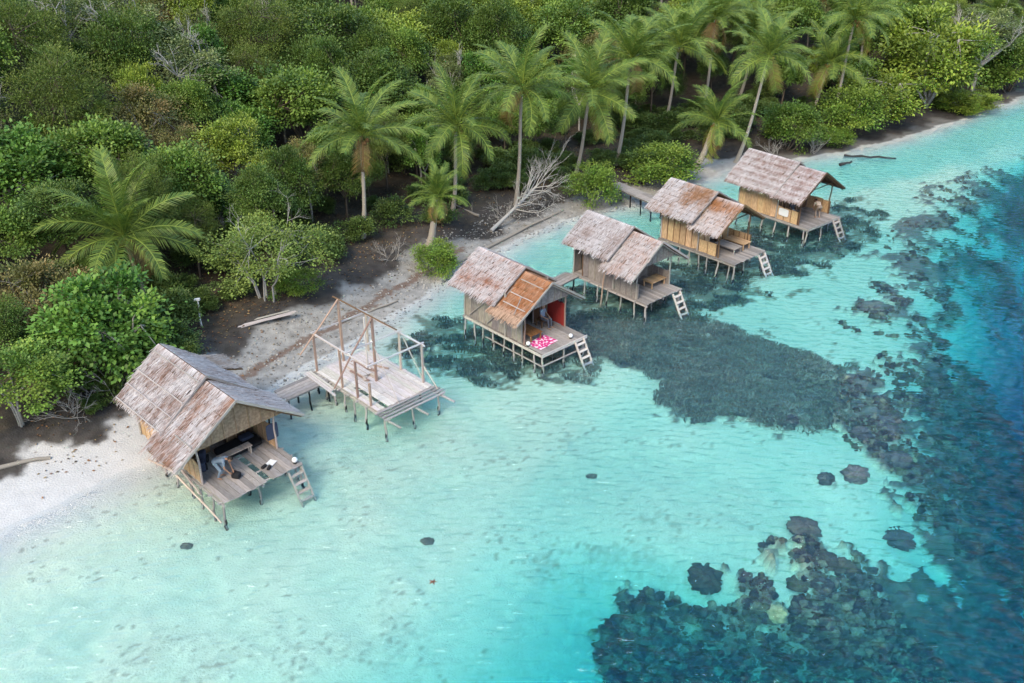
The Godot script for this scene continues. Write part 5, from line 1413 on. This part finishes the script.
	for k in 5:
		var d := Vector3(cos(k * TAU / 5), 0, sin(k * TAU / 5))
		sm.tube([Vector3(0, 0.03, 0), d * 0.08 + Vector3(0, 0.025, 0), d * 0.16 + Vector3(0, 0.008, 0)], [0.04, 0.028, 0.008], 6, Color(0.5, 0.09, 0.03))
	var star := part("starfish", sm.mesh(), M.bark, self)
	star.position = Vector3(-2.9, ground_y(-2.9, -26.4), -26.4)
	tag(star, "orange starfish on the pale sea floor", "starfish")
	# loose coral gravel and fallen leaves, too many to count
	var peb := lump(Vector3(1, 0.6, 0.8), 0.35, 77, Color.WHITE, Color(0.8, 0.8, 0.8), 4)
	var at := []
	var cols := []
	var guard := 0
	while at.size() < 5200 and guard < 60000:
		guard += 1
		var x := rr(-14.5, 14.0)
		var z := rr(-74.0, -37.0)
		var s := -side_distance(SHORE, Vector2(x, z))
		if s < -0.7 or s > 3.4 + n_mid.get_noise_2d(x, z): continue
		var r := 0.02 + 0.075 * pow(rng.randf(), 3.0)
		at.append(Transform3D(Basis(Vector3.UP, rr(0, TAU)).scaled(Vector3.ONE * r), Vector3(x, ground_y(x, z) + r * 0.15, z)))
		var g := rr(0.16, 0.46)
		cols.append(Color(g, g * 0.95, g * 0.87))
	scatter("gravel", peb, M.bark, at, cols, "grey and white coral gravel along the waterline")
	var lf := MB.new()
	lf.leaf(Vector3(-0.5, 0.1, 0), Vector3(1, 0, 0), Vector3(0, 0, 0.24), Vector3(0, 0.3, 0), Color.WHITE)
	at = []
	cols = []
	guard = 0
	while at.size() < 9000 and guard < 90000:
		guard += 1
		var z := rr(-95.0, -27.0)
		var x := rr(-0.62, 0.5) * -z
		var s := -side_distance(SHORE, Vector2(x, z))
		if s < 0.6 or s > 13.0: continue
		if s < 4.0 and rng.randf() > 0.03 + 0.08 * s: continue
		var r := rr(0.08, 0.2)
		at.append(Transform3D(Basis(Vector3.UP, rr(0, TAU)) * Basis(Vector3.RIGHT, rr(-0.6, 0.6)).scaled(Vector3.ONE * r), Vector3(x, ground_y(x, z) + 0.02, z)))
		cols.append([Color(0.24, 0.12, 0.055), Color(0.15, 0.09, 0.05), Color(0.30, 0.22, 0.11), Color(0.09, 0.07, 0.05)][rng.randi() % 4] * rr(0.7, 1.2))
	scatter("fallen_leaves", lf.mesh(), M.bark, at, cols, "brown fallen leaves scattered over the beach and bank")

func _ready() -> void:
	rng.seed = 20
	# camera
	var cam := Camera3D.new()
	cam.name = "camera"
	cam.fov = 39.632
	cam.near = 0.5
	cam.far = 1500.0
	cam.position = Vector3(0, 24, 0)
	cam.rotation_degrees = Vector3(-28.542, 0, 0)
	add_child(cam)
	cam.current = true
	# sky, light, exposure
	var sky := ProceduralSkyMaterial.new()
	sky.sky_top_color = Color(0.56, 0.71, 0.89)
	sky.sky_horizon_color = Color(0.90, 0.94, 0.98)
	sky.sky_curve = 0.25
	sky.ground_bottom_color = Color(0.25, 0.3, 0.3)
	sky.ground_horizon_color = Color(0.5, 0.55, 0.58)
	sky.sun_angle_max = 2.0
	var e := Environment.new()
	e.background_mode = Environment.BG_SKY
	e.sky = Sky.new()
	e.sky.sky_material = sky
	e.tonemap_mode = Environment.TONE_MAPPER_LINEAR
	e.tonemap_exposure = 1.75
	e.volumetric_fog_enabled = true
	e.volumetric_fog_density = 0.0
	e.sdfgi_enabled = true
	e.ssao_enabled = true
	e.ssil_enabled = true
	var we := WorldEnvironment.new()
	we.name = "world_environment"
	we.environment = e
	add_child(we)
	var sun := DirectionalLight3D.new()
	sun.name = "sun"
	sun.light_energy = 0.75
	sun.light_color = Color(1.0, 0.95, 0.88)
	sun.light_angular_distance = 26.0
	sun.shadow_enabled = true
	sun.rotation_degrees = Vector3(-44, -28, 0)
	add_child(sun)
	# noises
	for a in [[n_lo, 0.045, 2], [n_mid, 0.22, 3], [n_hi, 1.1, 3]]:
		a[0].noise_type = FastNoiseLite.TYPE_SIMPLEX_SMOOTH
		a[0].frequency = a[1]
		a[0].fractal_octaves = a[2]
		a[0].seed = 11
	unit_meshes()
	materials()
	M.red = solid(lin(0.30, 0.035, 0.03), 0.8)
	M.white = solid(lin(0.78, 0.78, 0.77), 0.5)
	M.black = solid(lin(0.03, 0.03, 0.03), 0.6)
	M.black_cloth = solid(lin(0.02, 0.02, 0.022), 0.9)
	M.navy = solid(lin(0.045, 0.055, 0.09), 0.9)
	M.tan_deep = tones(Color(0.40, 0.19, 0.07), 0.15, noise_tex(0.03, Color(0.65, 0.62, 0.6), Color.WHITE, 128, 8), 3)
	var pt := noise_tex(0.02, Color(0.82, 0.20, 0.50), Color(0.95, 0.86, 0.90), 256, 12, 2)
	pt.color_ramp.set_offset(0, 0.56)
	pt.color_ramp.set_offset(1, 0.6)
	M.pink = solid(Color.WHITE, 0.9, pt, Vector3(0.9, 0.9, 0.9))
	build_ground()
	build_sea()
	build_huts()
	build_plants()
	build_shore()
